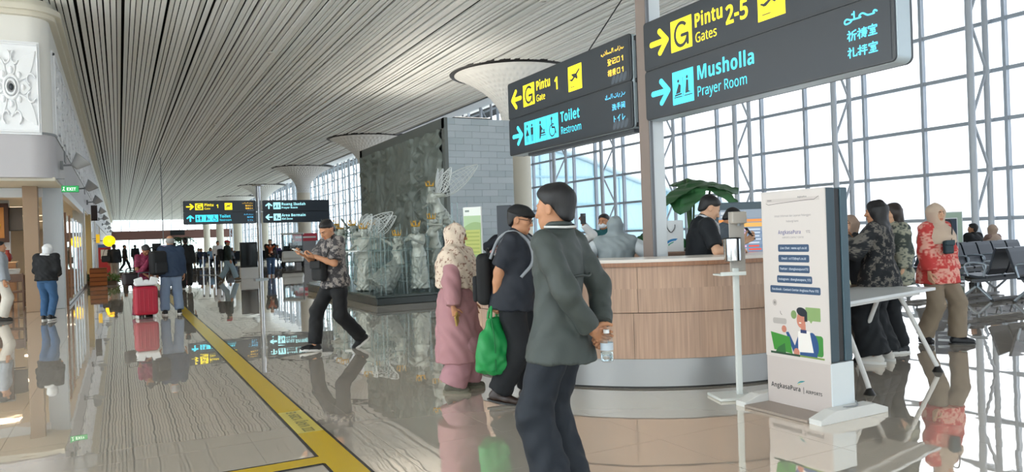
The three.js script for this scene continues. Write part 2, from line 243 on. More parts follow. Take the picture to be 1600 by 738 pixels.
// unseen shop lamps, placed to light the rooms, and the unlit wall floodlights
{
  const glow = std(0xffffff, 0.5, 0, { emissive: 0xffe2bd, emissiveIntensity: 1.0 });
  const spots = [[-3, -23.2], [-5, -24.5], [-3, -30], [-3, -37], [-3, -44], [-3, -51], [-3, -58]];
  spots.forEach(([x, z], i) => {
    const l = thing('unseen_shop_lamp', `unseen warm square lamp in the shop ceiling, number ${i + 1} counted from the rounded corner`, 'lamp', [x, 2.97, z], 0, 'unseen shop ceiling lamps'); l.userData.label = ['unseen warm square lamp in the lounge ceiling nearest the rounded corner', 'unseen warm square lamp deeper inside the lounge ceiling, above the cafe table side', 'unseen warm square lamp in the shop ceiling right behind the first glass panes', 'unseen warm square lamp in the shop ceiling behind the planter crate', 'unseen warm square lamp in the shop ceiling behind the blade sign', 'unseen warm square lamp in the second last shop bay', 'unseen warm square lamp in the farthest shop bay'][i];
    part(l, 'frame', rbox(1.3, 0.05, 0.7, 0.01), M.white); part(l, 'diffuser', box(1.2, 0.01, 0.6, 0, -0.03, 0), glow);
    const a = new THREE.RectAreaLight(0xffe2bd, i < 2 ? 14 : 16, 1.2, 0.6); a.position.set(0, -0.045, 0); a.rotation.x = -Math.PI / 2; l.add(a);
  });
  const lens = std(0x8f959a, 0.15, 0.3);
  let proto = null;
  [-20.3, -28, -36, -46, -56, -68, -82, -98].forEach((z, i) => {
    const near = z > ZC, x = near ? -8.37 : XL + 0.075, lab = near ? 'grey floodlight on the near left wall' : `grey cone floodlight on the left fascia, ${['nearest, above the exit sign', 'second back from the exit sign', 'third back, beyond the hanging brown sign', 'fourth back along the fascia', 'fifth back along the fascia', 'sixth back along the fascia', 'seventh back along the fascia', 'farthest back of the row'][i]}`;
    const f = thing('floodlight', lab, 'floodlight', [x, 3.42, z], 0, 'floodlights on the left fascia');
    part(f, 'bracket', [box(0.06, 0.2, 0.14, 0, 0, 0), bar([0, 0, 0], [0.22, 0.02, 0], 0.025)], M.grey);
    const h = part(f, 'lamp_head', lathe([[0.0, -0.14], [0.07, -0.14], [0.1, -0.1], [0.2, 0.14], [0.21, 0.16], [0.185, 0.15], [0.09, -0.06], [0, -0.08]], 24), std(0xb6b8ba, 0.5)); h.position.set(0.34, 0.06, 0); h.rotation.z = -0.75;
    const e = part(h, 'lens', lathe([[0, 0.09], [0.16, 0.09], [0.16, 0.1], [0, 0.1]], 20), lens);
  });
}
// ---------- direction signs ----------
const GLYPH = {
  '登': '1 1 4 1 1 5|6 1 9 4.5|2 4.5 8 4.5|3 5.5 7 5.5 7 7.5 3 7.5 3 5.5|4 8 4.6 9.5|6 8 5.4 9.5|1 9.6 9 9.6', '记': '1 1 2 2|.5 4 2 4 2 9 3.5 8|4.5 1.5 9 1.5 9 5 4.5 5|4.5 5 4.5 9 9.5 9 9.5 7.5', '口': '2 2 8 2 8 9 2 9 2 2',
  '搭': '.5 3 4 3|2.5 .5 2.5 9 1.5 8.5|.5 6.5 4 5.5|4.5 2 9.5 2|6 .8 6 3|8 .8 8 3|7 3 4.5 5.5|7 3 9.5 5.5|6 6 8 6|5.5 7 8.5 7 8.5 9.5 5.5 9.5 5.5 7', '乗': '2 1.5 8 1|5 1.2 5 9.8|1 3.5 9 3.5|1 6 9 6|3 2.5 3 6|7 2.5 7 6|5 6 1.5 9.5|5 6 8.5 9.5',
  '洗': '.8 1 2 2|.5 4 1.8 5|.5 9.5 2.5 6|4 1 3.2 3.5|3.8 2.8 9 2.8|6.2 .8 6.2 5.2|3 5.2 9.5 5.2|5.2 5.2 4.8 8 3 9.5|7.2 5.2 7.2 9.2 9.5 9.2 9.5 8', '手': '2.5 1.2 7.5 .8|1.8 3.5 8.2 3.5|.8 6 9.2 6|5 1 5 9.3 3.8 8.6', '间': '1.2 .8 2 1.8|1.2 3 1.2 9.5|3.2 1.5 9 1.5 9 9.5 8 9|3.5 4 6.8 4 6.8 8 3.5 8 3.5 4|3.5 6 6.8 6',
  'ト': '4 1 4 9.5|4 4 7.5 6', 'イ': '8 1 2 5.5|5.5 3.5 5.5 9.5', 'レ': '3 1 3 9 8.5 5', '祈': '2 .5 2.8 1.6|.6 3 4 3 .6 7|2.4 5 2.4 9.8|9 .8 5.5 2|5.5 2 5.5 6 4.5 9.5|5.5 4.5 9.8 4.5|7.8 4.5 7.8 9.8',
  '祷': '2 .5 2.8 1.6|.6 3 4 3 .6 7|2.4 5 2.4 9.8|5 1.8 9.4 1.8|7 .6 7 3.3|5.2 3.3 9.2 3.3|4.6 4.9 9.8 4.9|6.4 4.9 4.6 9|5 6.6 9.4 6.6|8.4 5.8 8.4 9.5 7.4 9|6 7.6 6.8 8.6', '室': '5 .2 5 1.4|1 3 1 1.6 9 1.6 9 3|2.5 3.6 7.5 3.6|4.5 3.6 3.2 5.4 7 5.2|6.2 4.4 7.4 6|5 6 5 9.5|2.5 7.4 7.5 7.4|1 9.5 9 9.5',
  '礼': '2 .5 2.8 1.6|.6 3 4 3 .6 7|2.4 5 2.4 9.8|6 1 6 8.8 9.5 8.8 9.5 7.5', '拝': '.5 3 4 3|2.5 .5 2.5 9 1.5 8.5|.5 6.5 4 5.5|5 1.5 9 1.5|5 3.8 9 3.8|4.5 6.2 9.5 6.2|7 1 7 9.8',
};
// cursive words, drawn right to left as smooth strokes on a ten-high band, then dots
const ARABIC = {
  musalla: ['36 6 34 4 32 6 34 7.5 30 7.5 26 7.5 22 4 19 4 17 6 20 7.5 14 7.5 12 7.5 12 0', '12 7.5 8 7.5 4 5 1 7 2 10.5 7 10 9 8.5'], dots0: [],
  toilets: ['58 4 56 7 53 7', '51 4 49 9 46 9.5', '44 4 42 4 42 7 40 9', '37 1 37 7.5', '34 5 33 8 28 8 26 5', '22 0 22 7.5', '19 0 18 7.5 14 7.5 13 5 11 7.5 8 7.5', '6 0 6 7.5', '4 7.5 1 7.5 2 4 4 7.5'],
  gate: ['76 6 74 8 70 8 70 5', '67 5 65 9 63 9.5', '60 1 60 7.5', '57 5 56 8 53 8 51 4 50 8', '44 0 44 8', '41 0 40 8 36 8 34 5 33 8 30 8 28 5 26 8', '24 0 24 8', '21 4 19 8 17 8', '15 5 13 9 11 9.5', '9 8 6 8 7 4 9 8'],
};
function cjk(g, s, x, y, h, lw) { g.lineWidth = lw; g.lineCap = g.lineJoin = 'round'; for (const c of s) { if (GLYPH[c]) for (const st of GLYPH[c].split('|')) { const n = st.trim().split(/\s+/).map(Number); g.beginPath(); for (let i = 0; i < n.length; i += 2) g[i ? 'lineTo' : 'moveTo'](x + n[i] * h / 10, y + n[i + 1] * h / 10); g.stroke(); x += 0; } else { g.font = `bold ${h * 1.1}px sans-serif`; g.textAlign = 'left'; g.fillText(c, x + h * 0.15, y + h * 0.95); } x += GLYPH[c] ? h * 1.04 : h * 0.7; } }
function arab(g, key, xr, y, h, lw) { g.lineWidth = lw; g.lineCap = g.lineJoin = 'round'; let mx = 0; const L = ARABIC[key].map((s) => s.split(' ').map(Number)); L.forEach((n) => n.forEach((v, i) => { if (i % 2 === 0) mx = Math.max(mx, v); })); const k = h / 10; L.forEach((n, j) => { const P = []; for (let i = 0; i < n.length; i += 2) P.push([xr - (mx - n[i]) * k, y + n[i + 1] * k]); g.beginPath(); g.moveTo(...P[0]); for (let i = 1; i < P.length - 1; i++) g.quadraticCurveTo(P[i][0], P[i][1], (P[i][0] + P[i + 1][0]) / 2, (P[i][1] + P[i + 1][1]) / 2); g.lineTo(...P[P.length - 1]); g.stroke(); if (j % 3 === 1) { g.beginPath(); g.arc(P[0][0] - 2 * k, y + 2 * k, lw * 0.6, 0, 7); g.fill(); } }); }
const YEL = '#ffe81c', CYA = '#3fd6f2', SBG = '#171d23';
function arrow(g, cx, cy, s, dir, lw) { g.save(); g.translate(cx, cy); g.rotate({ right: 0, up: -Math.PI / 2, left: Math.PI, down: Math.PI / 2 }[dir]); g.lineWidth = lw; g.lineCap = g.lineJoin = 'round'; g.beginPath(); g.moveTo(-s, 0); g.lineTo(s * 0.92, 0); g.moveTo(s * 0.1, -s * 0.95); g.lineTo(s, 0); g.lineTo(s * 0.1, s * 0.95); g.stroke(); g.restore(); }
function cond(g, t, x, y, px, k = 0.86, font = 'bold') { g.save(); g.translate(x, y); g.scale(k, 1); g.font = `${font} ${px}px sans-serif`; g.textAlign = 'left'; g.fillText(t, 0, 0); g.restore(); }
const dot = (g, x, y, r) => { g.beginPath(); g.arc(x, y, r, 0, 7); g.fill(); };
const line = (g, w, ...p) => { g.lineWidth = w; g.lineCap = g.lineJoin = 'round'; g.beginPath(); for (let i = 0; i < p.length; i += 2) g[i ? 'lineTo' : 'moveTo'](p[i], p[i + 1]); g.stroke(); };
const poly = (g, ...p) => { g.beginPath(); for (let i = 0; i < p.length; i += 2) g[i ? 'lineTo' : 'moveTo'](p[i], p[i + 1]); g.closePath(); g.fill(); };
function icon(g, kind, x, y, w, h, col) {
  g.fillStyle = col; g.fillRect(x, y, w, h); g.save(); g.translate(x, y); g.scale(w / 100, h / 100); g.fillStyle = g.strokeStyle = SBG;
  if (kind === 'G') { g.lineWidth = 11; g.beginPath(); g.ellipse(50, 50, 30, 36, 0, -0.75, -2 * Math.PI + 0.35, true); g.stroke(); line(g, 11, 52, 54, 80, 54, 80, 84); }
  if (kind === 'plane') { g.save(); g.translate(52, 42); g.rotate(-0.5); poly(g, -38, 0, -30, -5, -16, -3, 10, -5, 34, -7, 42, -3, 34, 2, 0, 6, -28, 7); poly(g, -14, -3, -22, -20, -15, -20, 8, -4); poly(g, -6, 4, 2, 20, 10, 20, 14, 3); poly(g, -36, 0, -44, -12, -38, -12, -28, -1); g.restore(); line(g, 3, 16, 84, 46, 84); }
  if (kind === 'wc') { for (const [cx, f] of [[28, 1], [72, 0]]) { dot(g, cx, 20, 7); if (f) { poly(g, cx, 28, cx - 17, 62, cx + 17, 62); line(g, 5, cx - 5, 62, cx - 5, 88); line(g, 5, cx + 5, 62, cx + 5, 88); } else { g.fillRect(cx - 12, 29, 24, 32); line(g, 6, cx - 5, 60, cx - 5, 88); line(g, 6, cx + 5, 60, cx + 5, 88); } } line(g, 2, 50, 10, 50, 90); }
  if (kind === 'baby') { dot(g, 46, 20, 8); poly(g, 40, 30, 52, 30, 60, 50, 46, 88, 36, 88); line(g, 6, 50, 36, 66, 52); dot(g, 78, 56, 6); poly(g, 52, 64, 86, 62, 90, 70, 52, 70); line(g, 4, 46, 76, 92, 76); }
  if (kind === 'chair') { dot(g, 44, 17, 8); line(g, 8, 44, 28, 46, 54, 68, 56, 78, 80); line(g, 5, 46, 40, 62, 42); g.lineWidth = 6; g.beginPath(); g.arc(48, 66, 24, -1.9, 2.6, true); g.stroke(); g.beginPath(); g.arc(48, 66, 24, 0.35, 4.2); g.stroke(); }
  if (kind === 'pray') { line(g, 2, 50, 22, 50, 80); dot(g, 28, 30, 5); poly(g, 30, 38, 40, 44, 38, 66, 14, 68); line(g, 5, 12, 72, 42, 70); dot(g, 70, 24, 5); poly(g, 66, 32, 76, 34, 76, 66, 88, 70, 60, 72); line(g, 3, 8, 78, 44, 78); line(g, 3, 56, 78, 92, 78); }
  if (kind === 'play') { dot(g, 40, 26, 9); poly(g, 30, 38, 52, 38, 50, 70, 34, 70); line(g, 6, 30, 40, 16, 54); line(g, 6, 38, 70, 32, 90); line(g, 6, 46, 70, 54, 90); dot(g, 74, 70, 13); }
  g.restore();
}
function petals(g, x, y, h) { g.fillStyle = '#333b43'; for (let i = 0; i < 4; i++) { g.beginPath(); g.ellipse(x + i * h * 0.5, y, h * 0.2, h * 0.45, 0.5, 0, 7); g.fill(); } }
const SW = 1200, SH = 212;
const PANELS = {
  gate1: (g, d) => { g.fillStyle = g.strokeStyle = YEL; arrow(g, 96, SH / 2, 52, d, 26); icon(g, 'G', 180, 40, 132, 132, YEL); g.fillStyle = g.strokeStyle = YEL; cond(g, 'Pintu', 330, 100, 78, 0.8); cond(g, 'Gate', 330, 165, 54, 0.9, ''); cond(g, '1', 528, 135, 100, 0.9); icon(g, 'plane', 672, 38, 128, 138, YEL); g.fillStyle = g.strokeStyle = '#ffc93a'; arab(g, 'gate', 1158, 30, 26, 4); cjk(g, '登记口1', 1026, 78, 34, 4.4); cjk(g, '搭乗口1', 1026, 134, 34, 4.2); },
  toilet: (g, d) => { g.fillStyle = g.strokeStyle = CYA; arrow(g, 96, SH / 2, 52, d, 26); icon(g, 'wc', 180, 36, 124, 140, CYA); icon(g, 'baby', 307, 36, 124, 140, CYA); icon(g, 'chair', 434, 36, 124, 140, CYA); g.fillStyle = g.strokeStyle = CYA; cond(g, 'Toilet', 580, 98, 80, 0.86); cond(g, 'Restroom', 580, 166, 58, 0.8, ''); g.fillStyle = g.strokeStyle = '#4fb8ea'; arab(g, 'toilets', 1158, 28, 28, 4.4); cjk(g, '洗手间', 1052, 80, 34, 4.4); cjk(g, 'トイレ', 1052, 140, 34, 4.8); },
  gates: (g, d) => { g.fillStyle = g.strokeStyle = YEL; arrow(g, 96, SH / 2, 52, d, 26); icon(g, 'G', 176, 36, 132, 140, YEL); g.fillStyle = g.strokeStyle = YEL; cond(g, 'Pintu', 322, 102, 82, 0.8); cond(g, 'Gates', 326, 168, 58, 0.86, ''); cond(g, '2-5', 500, 140, 110, 0.78); icon(g, 'plane', 668, 38, 128, 138, YEL); g.fillStyle = g.strokeStyle = '#ffc93a'; arab(g, 'gate', 1158, 30, 26, 4); cjk(g, '登记口', 1040, 78, 34, 4.4); cjk(g, '搭乗口', 1040, 134, 34, 4.2); },
  musholla: (g, d) => { g.fillStyle = g.strokeStyle = CYA; arrow(g, 96, SH / 2, 52, d, 26); icon(g, 'pray', 176, 34, 132, 148, CYA); g.fillStyle = g.strokeStyle = CYA; cond(g, 'Musholla', 326, 98, 84, 0.86); cond(g, 'Prayer Room', 326, 170, 60, 0.8, ''); g.strokeStyle = g.fillStyle = '#49cdf2'; arab(g, 'musalla', 1154, 22, 34, 6); cjk(g, '祈祷室', 1044, 82, 36, 4.8); cjk(g, '礼拝室', 1044, 140, 36, 4.8); },
  ruang: (g, d) => { g.fillStyle = g.strokeStyle = '#aef2fb'; arrow(g, 96, SH / 2, 52, d, 26); icon(g, 'pray', 176, 36, 132, 140, '#aef2fb'); g.fillStyle = '#aef2fb'; cond(g, 'Ruang Ibadah', 322, 98, 78, 0.86); cond(g, 'Prayer Room', 322, 165, 56, 0.86, 'bold'); },
  area: (g, d) => { g.fillStyle = g.strokeStyle = '#aef2fb'; arrow(g, 96, SH / 2, 52, d, 26); icon(g, 'play', 176, 36, 132, 140, '#aef2fb'); g.fillStyle = '#aef2fb'; cond(g, 'Area Bermain', 322, 98, 78, 0.86); cond(g, 'Kid Zone', 322, 165, 56, 0.86, 'bold'); },
};
function panelMat(kind, dir, glow) {
  const t = canvasTex(SW, SH, (g) => { g.fillStyle = SBG; g.fillRect(0, 0, SW, SH); if (kind === 'gate1' || kind === 'toilet') petals(g, 1070, 192, 60); PANELS[kind](g, dir); });
  return std(0xffffff, 0.35, 0, { map: t, emissive: 0xffffff, emissiveMap: t, emissiveIntensity: glow });
}
function signBoard(label, len, hs, mats, pos, yaw, group, capBoth) { // local: face towards +z, x from 0 to len
  const s = thing('direction_sign', label, 'sign', pos, yaw, group), thick = 0.17, H = hs.reduce((a, b) => a + b, 0);
  const rr = (w, h, r, d) => { const q = new THREE.Shape(); q.moveTo(r, 0); q.lineTo(w - r, 0); q.absarc(w - r, r, r, -Math.PI / 2, 0); q.lineTo(w, h - r); q.absarc(w - r, h - r, r, 0, Math.PI / 2); q.lineTo(r, h); q.absarc(r, h - r, r, Math.PI / 2, Math.PI); q.lineTo(0, r); q.absarc(r, r, r, Math.PI, 1.5 * Math.PI); return new THREE.ExtrudeGeometry(q, { depth: d, bevelEnabled: true, bevelSize: 0.004, bevelThickness: 0.004, bevelSegments: 2, curveSegments: 8 }); };
  const box2 = rr(len, H, 0.05, thick - 0.035); box2.translate(0, 0, -thick + 0.012); part(s, 'casing', box2, std(0xb9c6cd, 0.35, 0.3));
  const back = rr(len, H, 0.05, 0.02); back.translate(0, 0, -thick - 0.012); part(s, 'back_plate', back, std(0x3a4148, 0.4));
  let y = H;
  hs.forEach((h, i) => { y -= h; const pl = rr(len - 0.006, h - 0.008, 0.03, 0.01); pl.translate(0.003, y + 0.004, -0.012); const p = part(s, 'panel', pl, std(0x23292f, 0.3)); const f = part(p, 'printed_face', new THREE.PlaneGeometry(len - 0.05, h - 0.04), mats[i]); f.position.set(len / 2, y + h / 2, 0.0045); });
  return s;
}
{
  const P = thing('sign_pole', 'square wood-clad and white pole rising from inside the information counter', 'pole', [4.68, 0, -5.86]);
  part(P, 'core', rbox(0.16, 3.9, 0.17, 0.008, 0.04, 1.95, 0), std(0xd7dde2, 0.4)); part(P, 'cladding', rbox(0.025, 3.88, 0.15, 0.004, -0.05, 1.95, -0.0), std(0x83746c, 0.5)); part(P, 'cover_strip', box(0.03, 3.88, 0.02, -0.045, 1.95, 0.088), std(0x6d7076, 0.4)); part(P, 'base_plate', rbox(0.4, 0.02, 0.4, 0.004, 0, 0.01, 0), M.steel);
  const a = signBoard('near dark sign with yellow gates 2-5 arrow above blue prayer room arrow', 2.64, [0.475, 0.475], [panelMat('gates', 'right', 0.85), panelMat('musholla', 'right', 0.8)], [4.6, 2.49, -5.79], -Math.PI / 2);
  const b = signBoard('dark sign left of the counter pole, yellow gate 1 arrow above blue toilet arrow', 2.66, [0.475, 0.475], [panelMat('gate1', 'left', 0.85), panelMat('toilet', 'right', 0.8)], [4.6, 2.46, -8.66], -Math.PI / 2);
  for (const [s, x] of [[a, 0.02], [b, 2.66]]) part(s, 'bracket', [box(0.12, 0.04, 0.1, x, 0.03, -0.09), box(0.12, 0.04, 0.1, x, 0.475, -0.09), box(0.12, 0.04, 0.1, x, 0.9, -0.09), box(0.03, 0.86, 0.08, x + 0.03, 0.47, -0.09)], M.black);
  part(b, 'stay_cable', [bar([1.7, 0.95, -0.1], [4.2, 4.4, -1.6], 0.008, 6)], M.black); part(b, 'lower_rail', box(2.2, 0.04, 0.1, 1.5, -0.02, -0.1), M.darkSteel);
  const Q = thing('sign_pole', 'round steel pole standing on the open floor between two far signs', 'pole', [4.96, 0, -30.84]);
  part(Q, 'shaft', cyl(0.09, 0.09, 3.72, 0, 0, 0, 20), M.steel); part(Q, 'top_plate', cyl(0.22, 0.24, 0.05, 0, 3.72, 0), M.steel); part(Q, 'foot_plate', [box(0.5, 0.05, 0.5, 0, 0.025, 0)], M.steel);
  const c = signBoard('far sign left of the round steel pole, gate 1 arrow above toilet arrow', 2.64, [0.45, 0.45], [panelMat('gate1', 'right', 0.75), panelMat('toilet', 'up', 0.85)], [2.2, 2.25, -30.72], 0);
  const d = signBoard('far sign right of the round steel pole, prayer room above play area', 2.64, [0.45, 0.45], [panelMat('ruang', 'up', 0.7), panelMat('area', 'left', 0.7)], [5.1, 2.25, -30.72], 0);
  part(c, 'bracket', box(0.12, 0.06, 0.08, 2.68, 0.45, -0.1), M.steel); part(d, 'bracket', box(0.12, 0.06, 0.08, -0.04, 0.45, -0.1), M.steel);
}
// ---------- information counter ----------
const CX0 = 5.45, CZ0 = -7.09;
{
  const c = thing('information_counter', 'large round wood-fronted information counter with a grey metal plinth', 'counter', [CX0, 0, CZ0]);
  const ring = (r0, r1, y0, y1, a0 = 0, a1 = 2 * Math.PI, seg = 96) => { const s = new THREE.Shape(); s.absarc(0, 0, r1, a0, a1, false); if (a1 - a0 < 6.28) { s.absarc(0, 0, r0, a1, a0, true); s.closePath(); } else { const h = new THREE.Path(); h.absarc(0, 0, r0, 0, 2 * Math.PI, true); s.holes.push(h); } const g = new THREE.ExtrudeGeometry(s, { depth: y1 - y0, bevelEnabled: false, curveSegments: seg }); g.rotateX(-Math.PI / 2); g.translate(0, y0, 0); return toCreasedNormals(g, 0.4); };
  const cylUV = (g) => { const p = g.attributes.position, u = g.attributes.uv; for (let i = 0; i < p.count; i++) u.setXY(i, Math.atan2(p.getZ(i), p.getX(i)) * 2.2 / 0.9, p.getY(i) / 0.9); return g; };
  const wm = std(0xffffff, 0.42, 0, { map: woodTex });
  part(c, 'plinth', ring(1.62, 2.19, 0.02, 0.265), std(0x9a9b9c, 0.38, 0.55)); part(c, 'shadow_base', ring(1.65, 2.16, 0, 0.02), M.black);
  for (let i = 0; i < 8; i++) { const a0 = i * Math.PI / 4 + 0.1 + 0.0008, a1 = a0 + Math.PI / 4 - 0.0016; part(c, 'lower_panel', cylUV(ring(2.0, 2.205, 0.27, 0.679, a0, a1, 16)), wm); part(c, 'upper_panel', cylUV(ring(2.0, 2.225, 0.687, 1.095, a0 + 0.02, a1 + 0.02, 16)), wm); }
  part(c, 'inner_carcass', ring(1.64, 2.01, 0.265, 1.09), std(0x8a6a53, 0.5));
  part(c, 'rim', cylUV(ring(2.1, 2.255, 1.098, 1.135)), std(0xdfc3ad, 0.42, 0, { map: woodTex })); part(c, 'worktop', ring(1.58, 2.235, 1.135, 1.162), std(0xe9e2da, 0.25));
  const d = thing('back_desk', 'low wooden cabinet inside the counter under the white paper bag', 'cabinet', [5.85, 0, -7.2]);
  part(d, 'carcass', rbox(0.74, 1.1, 0.4, 0.01, 0, 0.55, 0), std(0x8f6f5c, 0.5)); part(d, 'top', rbox(0.8, 0.05, 0.44, 0.01, 0, 1.125, 0), std(0x9c7d69, 0.45)); for (const x of [-0.18, 0.18]) { const q = part(d, 'door', rbox(0.34, 0.9, 0.02, 0.004, x, 0.6, 0.205), std(0x86664f, 0.5)); part(q, 'handle', box(0.02, 0.12, 0.02, x * 0.3, 0.8, 0.222), M.steel); }
}
// shopping bag with cord handles
{
  const b = thing('paper_bag', 'white paper carrier bag with dark cord handle and blue swoosh mark', 'bag', [5.96, 1.15, -7.12], -0.55);
  const mark = canvasTex(256, 320, (g, w, h) => { g.fillStyle = '#e9ecee'; g.fillRect(0, 0, w, h); g.fillStyle = '#2f86c4'; g.beginPath(); g.moveTo(70, 228); g.quadraticCurveTo(120, 180, 200, 190); g.lineTo(176, 212); g.quadraticCurveTo(120, 214, 80, 250); g.fill(); g.fillStyle = '#64b5a0'; g.beginPath(); g.moveTo(90, 256); g.quadraticCurveTo(120, 226, 160, 222); g.lineTo(146, 238); g.quadraticCurveTo(116, 246, 100, 270); g.fill(); });
  part(b, 'body', rbox(0.3, 0.38, 0.12, 0.006, 0, 0.19, 0), std(0xe9ecee, 0.5)); part(b, 'print', new THREE.PlaneGeometry(0.28, 0.35).translate(0, 0.19, 0.0615), std(0xffffff, 0.5, 0, { map: mark })); for (const z of [0.064, -0.064]) part(b, 'handle', tube([[-0.05, 0.33, z], [-0.045, 0.24 + 0.05, z * 1.1], [0, 0.235, z * 1.15], [0.045, 0.29, z * 1.1], [0.05, 0.33, z]], 0.004, 20, 6), M.black);
}
// flight information screen
{
  const s = thing('information_screen', 'upright flight information screen in a dark blue-grey frame behind the counter', 'screen', [6.62, 0, -6.62], -0.55);
  const t = canvasTex(384, 640, (g, w, h) => { g.fillStyle = '#8a98a6'; g.fillRect(0, 0, w, h); const gr = g.createLinearGradient(0, 0, 0, h); g.fillStyle = '#7c8fa3'; g.fillRect(0, 60, w, h); g.fillStyle = '#c8cfd4'; g.fillRect(20, 14, 190, 20); g.fillRect(20, 44, 120, 12); g.fillStyle = '#e8913a'; g.fillRect(0, 70, w, 20); g.fillStyle = '#edb253'; g.fillRect(0, 96, w, 30); const r = rng(9); for (let i = 0; i < 20; i++) { const y = 136 + i * 24; g.fillStyle = i % 2 ? '#6e86a6' : '#7f95b0'; g.fillRect(0, y, w, 20); g.fillStyle = '#eef2f6'; g.fillRect(20, y + 5, 40, 10); g.fillRect(74, y + 5, 60 + r() * 40, 10); g.fillStyle = '#e9b8dc'; g.fillRect(190, y + 3, 42, 14); g.fillStyle = i > 4 && i < 8 ? '#f0543c' : '#c6d3e2'; g.fillRect(250, y + 4, 60 + r() * 50, 11); } });
  part(s, 'frame', [rbox(0.64, 1.24, 0.1, 0.015, 0, 1.1, 0)], std(0x53646e, 0.4)); part(s, 'display', new THREE.PlaneGeometry(0.53, 1.06).translate(0, 1.1, 0.052), std(0x101418, 0.3, 0, { emissive: 0xffffff, emissiveMap: t, emissiveIntensity: 0.75 })); part(s, 'foot', rbox(0.5, 0.5, 0.2, 0.01, 0, 0.25, -0.02), M.darkSteel);
}
// sanitiser stand
{
  const s = thing('sanitizer_stand', 'slim white hand sanitiser stand with steel cup beside the counter', 'stand', [4.55, 0, -4.62], -0.35);
  const wm = std(0xdfe3e0, 0.4);
  part(s, 'base', rbox(0.34, 0.025, 0.28, 0.008, -0.06, 0.0125, 0), wm); part(s, 'post', rbox(0.05, 1.06, 0.03, 0.006, 0, 0.55, 0), wm); part(s, 'tray', [rbox(0.22, 0.014, 0.16, 0.004, -0.07, 1.03, 0.03), box(0.22, 0.03, 0.006, -0.07, 1.04, 0.11)], wm);
  part(s, 'back_plate', rbox(0.135, 0.5, 0.012, 0.004, 0.03, 1.3, -0.02), std(0xb9b2aa, 0.4)); const d = part(s, 'dispenser', rbox(0.13, 0.1, 0.06, 0.012, 0.03, 1.5, 0.02), std(0xb4aca3, 0.4)); part(d, 'nozzle', cyl(0.012, 0.016, 0.03, 0.03, 1.43, 0.03), M.grey);
  const cup = part(s, 'cup', lathe([[0.0, 0.01], [0.066, 0.01], [0.07, 0.02], [0.07, 0.2], [0.066, 0.2], [0.064, 0.03], [0, 0.03]], 28), M.chrome); cup.position.set(-0.045, 1.13, 0.05); part(cup, 'rim', new THREE.TorusGeometry(0.068, 0.006, 8, 28).rotateX(Math.PI / 2).translate(0, 0.2, 0), M.black);
}
